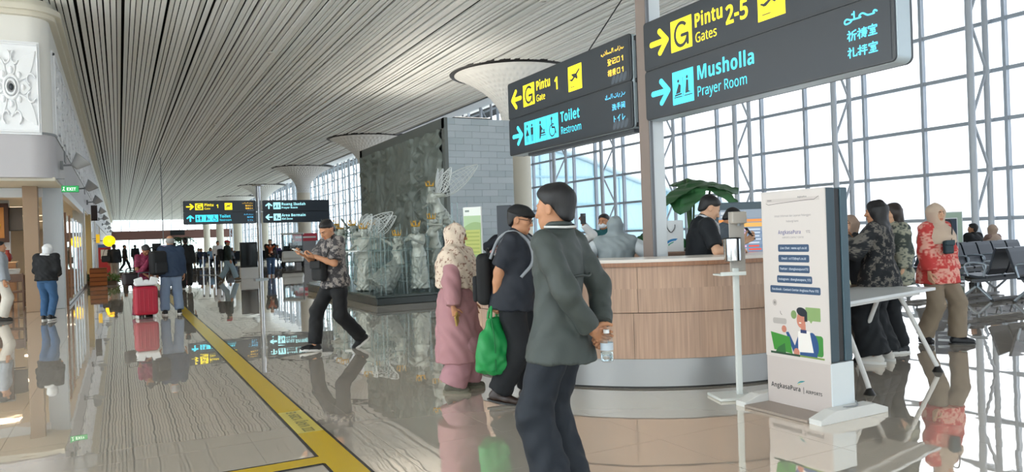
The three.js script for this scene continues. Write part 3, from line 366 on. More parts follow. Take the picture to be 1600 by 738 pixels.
// notice kiosk with a taped poster, facing the aisle
{
  const k = thing('poster_kiosk', 'free-standing kiosk with contact-centre poster above a white lettered base', 'kiosk', [4.56, 0, -4.02], -Math.PI / 2);
  const poster = canvasTex(760, 1400, (g, w, h) => {
    g.fillStyle = '#d6ceca'; g.fillRect(0, 0, w, h); g.fillStyle = '#c9c0bc'; g.fillRect(60, 60, w - 120, 30); line(Object.assign(g, { strokeStyle: '#5d5654' }), 4, 60, 96, 90, 108, 200, 100, 560, 84, 640, 84, 690, 60); g.fillStyle = '#6f6a6e'; g.font = 'bold 17px sans-serif'; g.fillText('BUMN', 80, 78); g.fillText('AngkasaPura', 450, 62);
    g.textAlign = 'center'; g.fillStyle = '#857c80'; g.font = '24px sans-serif'; g.fillText('Untuk Informasi dan Layanan Pelanggan', w / 2, 216); g.fillText('hubungi kami', w / 2, 262);
    g.fillStyle = '#6d6a90'; g.font = 'bold 44px sans-serif'; g.fillText('AngkasaPura', 340, 362); g.fillStyle = '#8f8588'; g.font = 'bold 30px sans-serif'; g.fillText('172', 560, 356); g.font = '20px sans-serif'; g.fillText('AIRPORTS CONTACT CENTER', w / 2, 398);
    const rows = [['Live Chat : www.ap1.co.id', 240, 370], ['Email : cc172@ap1.co.id', 240, 370], ['Twitter : @angkasapura172', 240, 370], ['Instagram : @angkasapura_172', 215, 420], ['Facebook : Contact Center Angkasa Pura 172', 120, 600]];
    rows.forEach(([t, x, ww], i) => { g.fillStyle = '#36506f'; g.beginPath(); g.roundRect(w / 2 - ww / 2, 450 + i * 88, ww, 62, 14); g.fill(); g.fillStyle = '#c9d0dc'; g.font = 'bold 26px sans-serif'; g.fillText(t, w / 2, 490 + i * 88, ww - 24); });
    g.fillStyle = '#b9b0ac'; dot(g, 130, 950, 28); g.fillStyle = '#8d8683'; dot(g, 130, 950, 12); g.fillStyle = '#b3aca8'; g.beginPath(); g.roundRect(100, 1080, 170, 50, 20); g.fill(); g.strokeStyle = '#7d7673'; line(g, 6, 196, 1022, 200, 1040, 214, 1050); g.fillStyle = '#7f9a62'; g.beginPath(); g.ellipse(360, 1040, 34, 36, 0, 0, 7); g.fill(); g.fillStyle = '#8aa76b'; g.beginPath(); g.roundRect(500, 970, 170, 110, 8); g.fill(); poly(g, 540, 1078, 580, 1078, 560, 1102);
    // clerk at a desk
    g.fillStyle = '#3d8a3a'; g.beginPath(); g.roundRect(560, 1196, 130, 170, 26); g.fill(); g.fillStyle = '#274f86'; poly(g, 400, 1220, 362, 1300, 290, 1190, 256, 1196, 340, 1352, 420, 1340); g.beginPath(); g.ellipse(580, 1270, 56, 96, -0.25, 0, 7); g.fill(); g.fillRect(420, 1322, 200, 52); g.fillStyle = '#efeae6'; poly(g, 404, 1176, 540, 1168, 580, 1340, 400, 1350); g.fillStyle = '#c6806c'; dot(g, 236, 1170, 30); dot(g, 380, 1354, 34); g.fillRect(440, 1110, 56, 66); g.beginPath(); g.ellipse(446, 1076, 52, 70, 0.1, 0, 7); g.fill(); g.fillStyle = '#2a3a68'; g.fillRect(434, 1160, 70, 28); g.fillStyle = '#1d2430'; g.beginPath(); g.ellipse(456, 1012, 62, 36, 0.2, 0, 7); g.fill(); g.fillRect(484, 1010, 34, 80); g.fillStyle = '#f2ece6'; g.fillRect(420, 1100, 26, 9);
    g.fillStyle = '#3f8f35'; poly(g, 66, 1204, 300, 1232, 330, 1372, 104, 1356); g.fillStyle = '#2c6a34'; poly(g, 160, 1330, 240, 1290, 250, 1376, 110, 1386); g.fillStyle = '#23452f'; g.fillRect(60, 1372, 360, 18); g.fillStyle = '#7d9a4a'; g.fillRect(420, 1374, 280, 14);
  });
  const base = canvasTex(768, 512, (g, w, h) => { g.fillStyle = '#c9bfbb'; g.fillRect(0, 0, w, h); g.fillStyle = '#121214'; g.textAlign = 'left'; g.font = 'bold 70px sans-serif'; g.save(); g.translate(44, 338); g.scale(0.84, 1); g.fillText('AngkasaPura', 0, 0); g.restore(); g.fillRect(446, 284, 6, 70); g.font = 'bold 44px sans-serif'; g.save(); g.translate(474, 340); g.scale(0.92, 1); g.fillText('AIRPORTS', 0, 0); g.restore(); g.fillStyle = '#2f8d94'; g.beginPath(); g.moveTo(372, 262); g.quadraticCurveTo(396, 214, 470, 216); g.quadraticCurveTo(438, 236, 416, 240); g.quadraticCurveTo(392, 246, 372, 262); g.fill(); g.fillStyle = '#b8bf6a'; g.beginPath(); g.moveTo(378, 276); g.quadraticCurveTo(392, 248, 424, 246); g.quadraticCurveTo(402, 262, 378, 276); g.fill(); });
  const blue = std(0x31454f, 0.35, 0.2);
  // local: +z faces the aisle, +x runs towards the camera side
  part(k, 'housing', rbox(0.6, 1.29, 0.1, 0.01, 0, 1.045, -0.06), blue); part(k, 'housing', rbox(0.6, 1.29, 0.08, 0.01, 0, 1.045, -0.21), std(0x3d5560, 0.35, 0.2)); part(k, 'side_recess', box(0.58, 1.27, 0.05, 0, 1.045, -0.14), M.black);
  part(k, 'poster', [box(0.61, 1.3, 0.006, 0, 1.04, -0.004)], std(0xd6ceca, 0.5)); part(k, 'poster_print', new THREE.PlaneGeometry(0.605, 1.28).translate(0, 1.045, 0.0005), std(0xffffff, 0.55, 0, { map: poster }));
  part(k, 'pedestal', rbox(0.61, 0.38, 0.25, 0.008, 0, 0.205, -0.13), std(0xdfe6ea, 0.4)); part(k, 'pedestal_print', new THREE.PlaneGeometry(0.6, 0.37).translate(0, 0.205, -0.0035), std(0xffffff, 0.5, 0, { map: base }));
  const foot = extrude([[-0.52, 0], [0.2, 0], [0.2, 0.03], [0.06, 0.075], [-0.36, 0.075], [-0.52, 0.03]], 0.1, 0.004); foot.rotateY(-Math.PI / 2); // profile in z-y
  for (const [x, l] of [[0.405, 1], [-0.305, 1]]) { const f = part(k, 'foot', foot, M.white); f.position.set(x, 0.004, -0.18); f.scale.z = -1; f.position.z = -0.28; }
  part(k, 'base_plate', [box(0.6, 0.02, 0.46, 0, 0.012, 0.03)], std(0x9b8e84, 0.4));
  part(k, 'cable', tube([[0.31, 0.06, -0.1], [0.36, 0.085, -0.06], [0.39, 0.09, -0.16], [0.32, 0.1, -0.24]], 0.006, 16, 6), M.grey);
}
// folding table
{
  const t = thing('folding_table', 'white-topped folding table on splayed tubular legs behind the kiosk', 'table', [6.02, 0, -4.56], 0.19);
  part(t, 'top', rbox(1.66, 0.03, 0.66, 0.008, 0, 0.765, 0), std(0xd2d6d8, 0.35)); part(t, 'edge_rail', [box(1.5, 0.04, 0.03, 0, 0.73, 0.2), box(1.5, 0.04, 0.03, 0, 0.73, -0.2)], M.white);
  for (const s of [-1, 1]) for (const q of [-1, 1]) { const l = part(t, 'leg', tube([[s * 0.58, 0.745, q * 0.06], [s * 0.59, 0.69, q * 0.1], [s * 0.66, 0.1, q * 0.36], [s * 0.67, 0.05, q * 0.38]], 0.021, 20, 10), M.white); part(l, 'foot', [cyl(0.05, 0.022, 0.05, s * 0.672, 0, q * 0.385)], M.black); }
  part(t, 'stretcher', [bar([-0.6, 0.72, 0], [0.6, 0.72, 0], 0.012), box(0.05, 0.05, 0.2, 0.58, 0.73, 0), box(0.05, 0.05, 0.2, -0.58, 0.73, 0)], M.white);
  const p = thing('fan_paddle', 'cream round paddle with dark holes upright at the table edge by the kiosk', 'paddle', [5.27, 0.78, -4.2], -0.9);
  const disc = new THREE.Shape(); disc.absarc(0, 0, 0.1, 0, 7); for (let i = 0; i < 6; i++) { const h = new THREE.Path(); h.absarc(0.06 * Math.cos(i * 1.047), 0.06 * Math.sin(i * 1.047), 0.014, 0, 7); disc.holes.push(h); }
  part(p, 'disc', new THREE.ExtrudeGeometry(disc, { depth: 0.02, bevelEnabled: true, bevelSize: 0.003, bevelThickness: 0.003, bevelSegments: 2, curveSegments: 20 }).translate(0, 0.13, -0.01), std(0xe6d9b4, 0.5)); part(p, 'backing', cyl(0.09, 0.09, 0.006, 0, 0, 0, 30).rotateX(Math.PI / 2).translate(0, 0.13, -0.014), M.black); part(p, 'base', rbox(0.12, 0.03, 0.08, 0.008, 0, 0.015, 0), std(0xd9d4c6, 0.5));
}
// ---------- figures: bodies meshed from smooth-joined tapered capsules and lofts ----------
const clampN = (x, a, b) => (x < a ? a : x > b ? b : x), lerp = (a, b, t) => a + (b - a) * t;
class Field {
  constructor(lo, hi, cell) { this.lo = lo; this.c = cell; this.n = [0, 1, 2].map((k) => Math.ceil((hi[k] - lo[k]) / cell) + 1); this.f = new Float32Array(this.n[0] * this.n[1] * this.n[2]).fill(1); }
  each(lo, hi, fn) { const { c, n, f } = this, a = [0, 1, 2].map((k) => clampN(Math.floor((lo[k] - this.lo[k]) / c), 0, n[k] - 1)), b = [0, 1, 2].map((k) => clampN(Math.ceil((hi[k] - this.lo[k]) / c), 0, n[k] - 1)); for (let z = a[2]; z <= b[2]; z++) for (let y = a[1]; y <= b[1]; y++) for (let x = a[0]; x <= b[0]; x++) { const i = x + n[0] * (y + n[1] * z); f[i] = fn(this.lo[0] + x * c, this.lo[1] + y * c, this.lo[2] + z * c, f[i]); } }
  add(p, k = 0.02) { const m = k + this.c * 2.5; this.each(p.lo.map((v) => v - m), p.hi.map((v) => v + m), (x, y, z, o) => { const d = p.d(x, y, z), h = Math.max(k - Math.abs(o - d), 0) / k; return Math.min(o, d) - h * h * k * 0.25; }); return this; }
  sub(p, k = 0.01) { const m = k + this.c * 2.5; this.each(p.lo.map((v) => v - m), p.hi.map((v) => v + m), (x, y, z, o) => { const d = -p.d(x, y, z), h = Math.max(k - Math.abs(o - d), 0) / k; return Math.max(o, d) + h * h * k * 0.25; }); return this; }
  cut(q, nrm, k = 0) { this.each(this.lo, [0, 1, 2].map((k) => this.lo[k] + this.n[k] * this.c), (x, y, z, o) => { const d = (x - q[0]) * nrm[0] + (y - q[1]) * nrm[1] + (z - q[2]) * nrm[2]; if (!k) return Math.max(o, d); const h = Math.max(k - Math.abs(o - d), 0) / k; return Math.max(o, d) + h * h * k * 0.25; }); return this; }
  mesh() { // surface nets
    const { n, f, c, lo } = this, [nx, ny, nz] = n, P = [], I = [], id = new Int32Array(f.length).fill(-1), o = [0, 1, nx, nx + 1, nx * ny, nx * ny + 1, nx * ny + nx, nx * ny + nx + 1];
    const E = [[0, 1], [2, 3], [4, 5], [6, 7], [0, 2], [1, 3], [4, 6], [5, 7], [0, 4], [1, 5], [2, 6], [3, 7]];
    for (let z = 0; z < nz - 1; z++) for (let y = 0; y < ny - 1; y++) for (let x = 0; x < nx - 1; x++) {
      const i = x + nx * (y + ny * z); let m = 0; for (let k = 0; k < 8; k++) if (f[i + o[k]] < 0) m |= 1 << k; if (m === 0 || m === 255) continue;
      let sx = 0, sy = 0, sz = 0, q = 0; for (const [a, b] of E) { const va = f[i + o[a]], vb = f[i + o[b]]; if ((va < 0) === (vb < 0)) continue; const t = va / (va - vb); sx += lerp(a & 1, b & 1, t); sy += lerp((a >> 1) & 1, (b >> 1) & 1, t); sz += lerp(a >> 2, b >> 2, t); q++; }
      id[i] = P.length / 3; P.push(lo[0] + (x + sx / q) * c, lo[1] + (y + sy / q) * c, lo[2] + (z + sz / q) * c);
    }
    const quad = (a, b, cc, d, fl) => { if (a < 0 || b < 0 || cc < 0 || d < 0) return; fl ? I.push(a, b, cc, a, cc, d) : I.push(a, cc, b, a, d, cc); };
    for (let z = 1; z < nz - 1; z++) for (let y = 1; y < ny - 1; y++) for (let x = 1; x < nx - 1; x++) {
      const i = x + nx * (y + ny * z), s = f[i] < 0;
      if (s !== f[i + 1] < 0) quad(id[i - nx - nx * ny], id[i - nx * ny], id[i], id[i - nx], s);
      if (s !== f[i + nx] < 0) quad(id[i - 1 - nx * ny], id[i - 1], id[i], id[i - nx * ny], s);
      if (s !== f[i + nx * ny] < 0) quad(id[i - 1 - nx], id[i - nx], id[i], id[i - 1], s);
    }
    const g = new THREE.BufferGeometry(); g.setAttribute('position', new THREE.Float32BufferAttribute(P, 3)); g.setIndex(I); return g;
  }
}
const arr = (v) => (v.isVector3 ? [v.x, v.y, v.z] : v);
const cap = (a, b, ra, rb = ra) => { a = arr(a); b = arr(b); const ax = a[0], ay = a[1], az = a[2], bx = b[0] - ax, by = b[1] - ay, bz = b[2] - az, L = bx * bx + by * by + bz * bz || 1e-9, r = Math.max(ra, rb); return { lo: [0, 1, 2].map((k) => Math.min(a[k], b[k]) - r), hi: [0, 1, 2].map((k) => Math.max(a[k], b[k]) + r), d: (x, y, z) => { x -= ax; y -= ay; z -= az; const t = clampN((x * bx + y * by + z * bz) / L, 0, 1); x -= bx * t; y -= by * t; z -= bz * t; return Math.sqrt(x * x + y * y + z * z) - (ra + (rb - ra) * t); } }; };
const flatCap = (a, b, ra, rb = ra) => { const p = cap(a, b, ra, rb), B = arr(b), A = arr(a), L = Math.hypot(B[0] - A[0], B[1] - A[1], B[2] - A[2]), n = [0, 1, 2].map((k) => (B[k] - A[k]) / L), d = p.d; p.d = (x, y, z) => Math.max(d(x, y, z), (x - B[0]) * n[0] + (y - B[1]) * n[1] + (z - B[2]) * n[2]); return p; };
const ell = (c, r, q) => { c = arr(c); const R = Math.max(...r), qi = q && q.clone().invert(), v = V(0, 0, 0); return { lo: c.map((u, k) => u - (q ? R : r[k])), hi: c.map((u, k) => u + (q ? R : r[k])), d: (x, y, z) => { x -= c[0]; y -= c[1]; z -= c[2]; if (qi) { v.set(x, y, z).applyQuaternion(qi); x = v.x; y = v.y; z = v.z; } const a = x / r[0], b = y / r[1], e = z / r[2], k0 = Math.sqrt(a * a + b * b + e * e), k1 = Math.sqrt(a * a / r[0] / r[0] + b * b / r[1] / r[1] + e * e / r[2] / r[2]); return k1 < 1e-6 ? -Math.min(...r) : k0 * (k0 - 1) / k1; } }; };
function loft(S) { // sections {p,R,F,w,d}
  const lo = [9, 9, 9], hi = [-9, -9, -9]; for (const s of S) { const r = Math.max(s.w, s.d), a = arr(s.p); for (let k = 0; k < 3; k++) { lo[k] = Math.min(lo[k], a[k] - r); hi[k] = Math.max(hi[k], a[k] + r); } }
  const U = S[S.length - 1].p.clone().sub(S[0].p).normalize(), hs = S.map((q) => q.p.dot(U)), n = S.length; // sections stacked along one axis
  return { lo, hi, d: (x, y, z) => { const h = x * U.x + y * U.y + z * U.z, hc = clampN(h, hs[0], hs[n - 1]), e = Math.abs(h - hc); let i = 0; while (i < n - 2 && hc > hs[i + 1]) i++; const A = S[i], B = S[i + 1], t = clampN((hc - hs[i]) / (hs[i + 1] - hs[i] || 1e-6), 0, 1), t3 = t; const dx = h - hc, qx = x - lerp(A.p.x, B.p.x, t) - U.x * dx, qy = y - lerp(A.p.y, B.p.y, t) - U.y * dx, qz = z - lerp(A.p.z, B.p.z, t) - U.z * dx, w = lerp(A.w, B.w, t3), d = lerp(A.d, B.d, t3), Rx = lerp(A.R.x, B.R.x, t), Ry = lerp(A.R.y, B.R.y, t), Rz = lerp(A.R.z, B.R.z, t), Fx = lerp(A.F.x, B.F.x, t), Fy = lerp(A.F.y, B.F.y, t), Fz = lerp(A.F.z, B.F.z, t), a = (qx * Rx + qy * Ry + qz * Rz) / w, b = (qx * Fx + qy * Fy + qz * Fz) / d, dl = (Math.sqrt(a * a + b * b) - 1) * Math.min(w, d); return e > 0 ? Math.sqrt(Math.max(dl, 0) ** 2 + e * e) : Math.max(dl, -Math.min(hc - hs[0], hs[n - 1] - hc) - 0.02); } };
}
function bounds(list, pad = 0.06) { const lo = [9, 9, 9], hi = [-9, -9, -9]; for (const p of list) for (let k = 0; k < 3; k++) { lo[k] = Math.min(lo[k], p.lo[k] - pad); hi[k] = Math.max(hi[k], p.hi[k] + pad); } return [lo, hi]; }
function blob(prims, cell, subs = [], cuts = []) { const [lo, hi] = bounds(prims.map((p) => (p.p ? p.p : p)), 0.03 + cell * 2), F = new Field(lo, hi, cell); for (const p of prims) p.p ? F.add(p.p, p.k) : F.add(p); for (const s of subs) s.p ? F.sub(s.p, s.k) : F.sub(s); for (const c of cuts) F.cut(c[0], c[1], c[2]); return F.mesh(); }
function finish(g, opt = {}) { // folds, normals, wrapped uv
  const p = g.attributes.position, n = p.count, uv = new Float32Array(n * 2), k = opt.uv || 1, cx = opt.cx || 0, cz = opt.cz || 0; g.computeVertexNormals();
  if (opt.fold) { const m = g.attributes.normal, A = opt.fold; for (let i = 0; i < n; i++) { const x = p.getX(i), y = p.getY(i), z = p.getZ(i), w = A * (Math.sin(38 * y + 21 * x + 4 * Math.sin(13 * z)) * 0.45 + Math.sin(61 * x - 23 * y + 3 * Math.sin(17 * y + 9 * z)) * 0.35 + Math.sin(47 * z + 31 * y + 2 * Math.sin(29 * x)) * 0.35); p.setXYZ(i, x + m.getX(i) * w, y + m.getY(i) * w, z + m.getZ(i) * w); } g.computeVertexNormals(); }
  for (let i = 0; i < n; i++) { uv[i * 2] = Math.atan2(p.getX(i) - cx, p.getZ(i) - cz) * 0.2 * k; uv[i * 2 + 1] = p.getY(i) * k; }
  g.setAttribute('uv', new THREE.BufferAttribute(uv, 2)); return g;
}
// ----- heads -----
const headCache = new Map();
function headGeo(sex, lod) {
  const key = sex + lod; if (headCache.has(key)) return headCache.get(key);
  const m = sex === 'm', P = [{ p: ell([0, 0.025, -0.015], [0.075, 0.09, 0.098]), k: 0.02 }, { p: ell([0, -0.035, 0.028], m ? [0.061, 0.08, 0.062] : [0.058, 0.076, 0.06]), k: 0.03 }, { p: ell([0, -0.075, 0.036], m ? [0.047, 0.04, 0.048] : [0.04, 0.038, 0.046]), k: 0.03 }, { p: ell([0, -0.101, 0.066], [0.018, 0.015, 0.016]), k: 0.02 }];
  for (const s of [-1, 1]) P.push({ p: ell([s * 0.042, -0.022, 0.062], [0.022, 0.02, 0.02]), k: 0.02 }, { p: cap([s * 0.012, 0.019, 0.09], [s * 0.046, 0.021, 0.07], 0.008), k: 0.012 });
  P.push({ p: cap([0, 0.006, 0.088], [0, -0.03, 0.107], 0.0075, 0.0125), k: 0.012 }); for (const s of [-1, 1]) P.push({ p: ell([s * 0.013, -0.035, 0.095], [0.009, 0.008, 0.01]), k: 0.008 });
  P.push({ p: cap([0, -0.09, -0.015], [0, -0.18, -0.028], m ? 0.051 : 0.043, m ? 0.054 : 0.046), k: 0.03 });
  const S = []; for (const s of [-1, 1]) S.push({ p: ell([s * 0.031, 0.001, 0.095], [0.018, 0.0105, 0.014]), k: 0.012 });
  const cell = lod ? 0.009 : 0.0042, [lo, hi] = bounds(P.map((q) => q.p), 0.02), F = new Field(lo, hi, cell); for (const q of P) F.add(q.p, q.k); for (const q of S) F.sub(q.p, q.k);
  for (const s of [-1, 1]) { F.add(ell([s * 0.031, 0.001, 0.0745], [0.013, 0.0125, 0.0125]), 0.004); F.add(ell([s * 0.078, -0.008, -0.01], [0.009, 0.031, 0.019]), 0.006); F.sub(ell([s * 0.088, -0.006, -0.004], [0.006, 0.018, 0.01]), 0.006); }
  F.add(ell([0, -0.061, 0.086], [0.023, 0.0055, 0.0105]), 0.005); F.add(ell([0, -0.0705, 0.085], [0.019, 0.006, 0.0105]), 0.005); F.sub(cap([-0.02, -0.0655, 0.1], [0.02, -0.0655, 0.1], 0.004), 0.004);
  const g = finish(F.mesh()), p = g.attributes.position, col = new Float32Array(p.count * 3);
  for (let i = 0; i < p.count; i++) { const x = Math.abs(p.getX(i)), y = p.getY(i), z = p.getZ(i); let c = [1, 1, 1]; const ex = (x - 0.031) / 0.0135, ey = (y - 0.001) / 0.0058; if (z > 0.066 && ex * ex + ey * ey < 1) c = Math.abs(x - 0.031) < 0.0062 ? [0.06, 0.05, 0.05] : [1.5, 1.7, 1.9]; else if (z > 0.06 && y > 0.014 && y < 0.0255 && x > 0.011 && x < 0.049) c = [0.16, 0.14, 0.14]; else if (z > 0.076 && y > -0.078 && y < -0.054 && x < 0.025) c = [0.8, 0.52, 0.52]; col.set(c, i * 3); }
  g.setAttribute('color', new THREE.BufferAttribute(col, 3)); headCache.set(key, g); return g;
}
const hairCache = new Map();
function hairGeo(style, lod) {
  const key = style + lod; if (hairCache.has(key)) return hairCache.get(key);
  const cell = lod ? 0.011 : 0.006, X = V(1, 0, 0), Z = V(0, 0, 1), sec = (y, z, w, d) => ({ p: V(0, y, z), R: X, F: Z, w, d }); let g;
  if (style === 'short' || style === 'full') { const f = style === 'full' ? 0.008 : 0; g = blob([{ p: ell([0, 0.046, -0.019], [0.08 + f, 0.083 + f, 0.103 + f]), k: 0.02 }, { p: ell([0, 0.07, 0.0], [0.066 + f, 0.045 + f, 0.078]), k: 0.03 }, { p: ell([0, -0.02 - f * 1.6, -0.056], [0.056 + f, 0.072 + f * 1.6, 0.05 + f * 0.8]), k: 0.03 }], cell, [{ p: ell([0, -0.025, 0.1], [0.07, 0.092, 0.07]), k: 0.012 }, { p: ell([0.085, -0.022, 0.0], [0.026, 0.04, 0.032]), k: 0.008 }, { p: ell([-0.085, -0.022, 0.0], [0.026, 0.04, 0.032]), k: 0.008 }], [[[0, 0.066, 0.08], [0, -0.74, 0.67], 0.03]]); }
  if (style === 'bald') g = blob([{ p: ell([0, 0.012, -0.02], [0.081, 0.085, 0.103]), k: 0.02 }], cell, [{ p: ell([0, -0.02, 0.1], [0.068, 0.1, 0.07]), k: 0.012 }], [[[0, 0.06, 0.0], [0, 0.8, 0.6]], [[0, -0.0, 0.02], [0, -0.77, 0.64]]]);
  if (style === 'long') g = blob([{ p: ell([0, 0.028, -0.014], [0.09, 0.102, 0.108]), k: 0.02 }, { p: loft([sec(0.04, -0.03, 0.088, 0.085), sec(-0.1, -0.05, 0.104, 0.068), sec(-0.26, -0.075, 0.118, 0.05), sec(-0.4, -0.085, 0.11, 0.04), sec(-0.47, -0.085, 0.08, 0.03)]), k: 0.03 }], cell, [{ p: ell([0, -0.05, 0.09], [0.062, 0.115, 0.075]), k: 0.02 }], []);
  if (style === 'bun') g = blob([{ p: ell([0, 0.03, -0.017], [0.083, 0.1, 0.106]), k: 0.02 }, { p: ell([0, -0.01, -0.125], [0.045, 0.045, 0.04]), k: 0.02 }], cell, [{ p: ell([0, -0.03, 0.1], [0.066, 0.095, 0.065]), k: 0.012 }], [[[0, 0.05, 0.09], [0, -0.85, 0.52]]]);
  finish(g, { fold: style === 'long' ? 0.005 : 0.0035, uv: 2 }); hairCache.set(key, g); return g;
}
// ----- hands: palm, four unequal fingers bent at the knuckles, thumb from the side of the palm -----
const handCache = new Map();
function handGeo(side, curl, lod) { // canonical: fingers +y, palm faces +z, thumb +x (right) or -x (left)
  const key = [side, curl, lod].join(); if (handCache.has(key)) return handCache.get(key);
  const s = side === 'R' ? 1 : -1, P = [{ p: cap([0, -0.02, 0], [0, 0.02, 0], 0.023, 0.024), k: 0.01 }];
  for (const x of [-0.026, -0.009, 0.009, 0.026]) P.push({ p: cap([s * x * 0.6, 0.018, 0], [s * x, 0.078, 0], 0.0135, 0.0125), k: 0.012 });
  const fx = [0.028, 0.0095, -0.0095, -0.027], len = [0.07, 0.079, 0.073, 0.056], r0 = [0.0088, 0.0092, 0.0088, 0.0078];
  const C = { relaxed: 0.42, open: 0.12, grip: 1.25, hold: 0.85 }[curl] ?? 0.42;
  fx.forEach((x, i) => { let a = C * (0.55 + 0.12 * i), p = [s * x, 0.083 - Math.abs(i - 1.2) * 0.004, 0.001], sp = s * x * 0.9; const L = len[i]; [0.46, 0.3, 0.24].forEach((f, j) => { const q = [p[0] + sp * f * 0.12 * (C < 0.6 ? 1 : 0.2), p[1] + Math.cos(a) * L * f, p[2] + Math.sin(a) * L * f]; P.push({ p: cap(p, q, r0[i] * (1 - 0.07 * j), r0[i] * (0.93 - 0.07 * j)), k: 0.004 }); p = q; a += C * (0.95 - 0.15 * j); }); });
  let p = [s * 0.02, 0.022, 0.006], dir = [[0.78, 0.6, 0.22 + C * 0.2], [0.42, 0.86, 0.25 + C * 0.35], [0.1, 0.95, 0.3 + C * 0.4]]; [0.036, 0.031, 0.025].forEach((l, j) => { const d = dir[j], n = Math.hypot(...d), q = [p[0] + s * d[0] / n * l, p[1] + d[1] / n * l, p[2] + d[2] / n * l]; P.push({ p: cap(p, q, 0.0125 - j * 0.0012, 0.0112 - j * 0.0012), k: 0.006 }); p = q; });
  const g = finish(blob(P, lod ? 0.0052 : 0.0032)); handCache.set(key, g); return g;
}
function joinBody(list) { // positions, normals, uv, colour of several indexed geometries
  const P = [], N = [], U = [], C = [], I = []; for (const g of list) { const b = P.length / 3, p = g.attributes.position, c = g.attributes.color; for (let i = 0; i < p.count; i++) { P.push(p.getX(i), p.getY(i), p.getZ(i)); N.push(g.attributes.normal.getX(i), g.attributes.normal.getY(i), g.attributes.normal.getZ(i)); U.push(0, 0); c ? C.push(c.getX(i), c.getY(i), c.getZ(i)) : C.push(1, 1, 1); } for (let i = 0; i < g.index.count; i++) I.push(b + g.index.getX(i)); }
  const g = new THREE.BufferGeometry(); g.setAttribute('position', new THREE.Float32BufferAttribute(P, 3)); g.setAttribute('normal', new THREE.Float32BufferAttribute(N, 3)); g.setAttribute('uv', new THREE.Float32BufferAttribute(U, 2)); g.setAttribute('color', new THREE.Float32BufferAttribute(C, 3)); g.setIndex(I); return g;
}
function ik(a, t, l1, l2, hint) { const d = t.clone().sub(a); let L = d.length(); const mx = (l1 + l2) * 0.998; if (L > mx) { t = a.clone().add(d.multiplyScalar(mx / L)); L = mx; } const u = t.clone().sub(a).normalize(), x = (l1 * l1 - l2 * l2 + L * L) / (2 * L), h = Math.sqrt(Math.max(0, l1 * l1 - x * x)), n = hint.clone().sub(u.clone().multiplyScalar(hint.dot(u))).normalize(); return [a.clone().add(u.clone().multiplyScalar(x)).add(n.multiplyScalar(h)), t]; }
const skinMat = (c) => std(c, 0.55, 0, { vertexColors: true });
const SKIN = { tan: skinMat(0xb98462), mid: skinMat(0xc4916f), light: skinMat(0xd3a688), dark: skinMat(0x8c5c40) };
const HAIR = { black: std(0x131114, 0.5, 0, { bumpMap: rep(grainTex, 1.5, 1), bumpScale: 0.006 }), grey: std(0x8d8b89, 0.6), brown: std(0x2a1f1b, 0.5) };
const fabric = (c, rough = 0.8, extra = {}) => phys(c, rough, 0, { sheen: 0.3, sheenRoughness: 0.6, bumpMap: rep(clothTex, 6, 6), bumpScale: 0.0004, ...extra });
const printed = (tex, rough = 0.8, r = 1) => phys(0xffffff, rough, 0, { map: rep(tex, r, r), sheen: 0.2 });

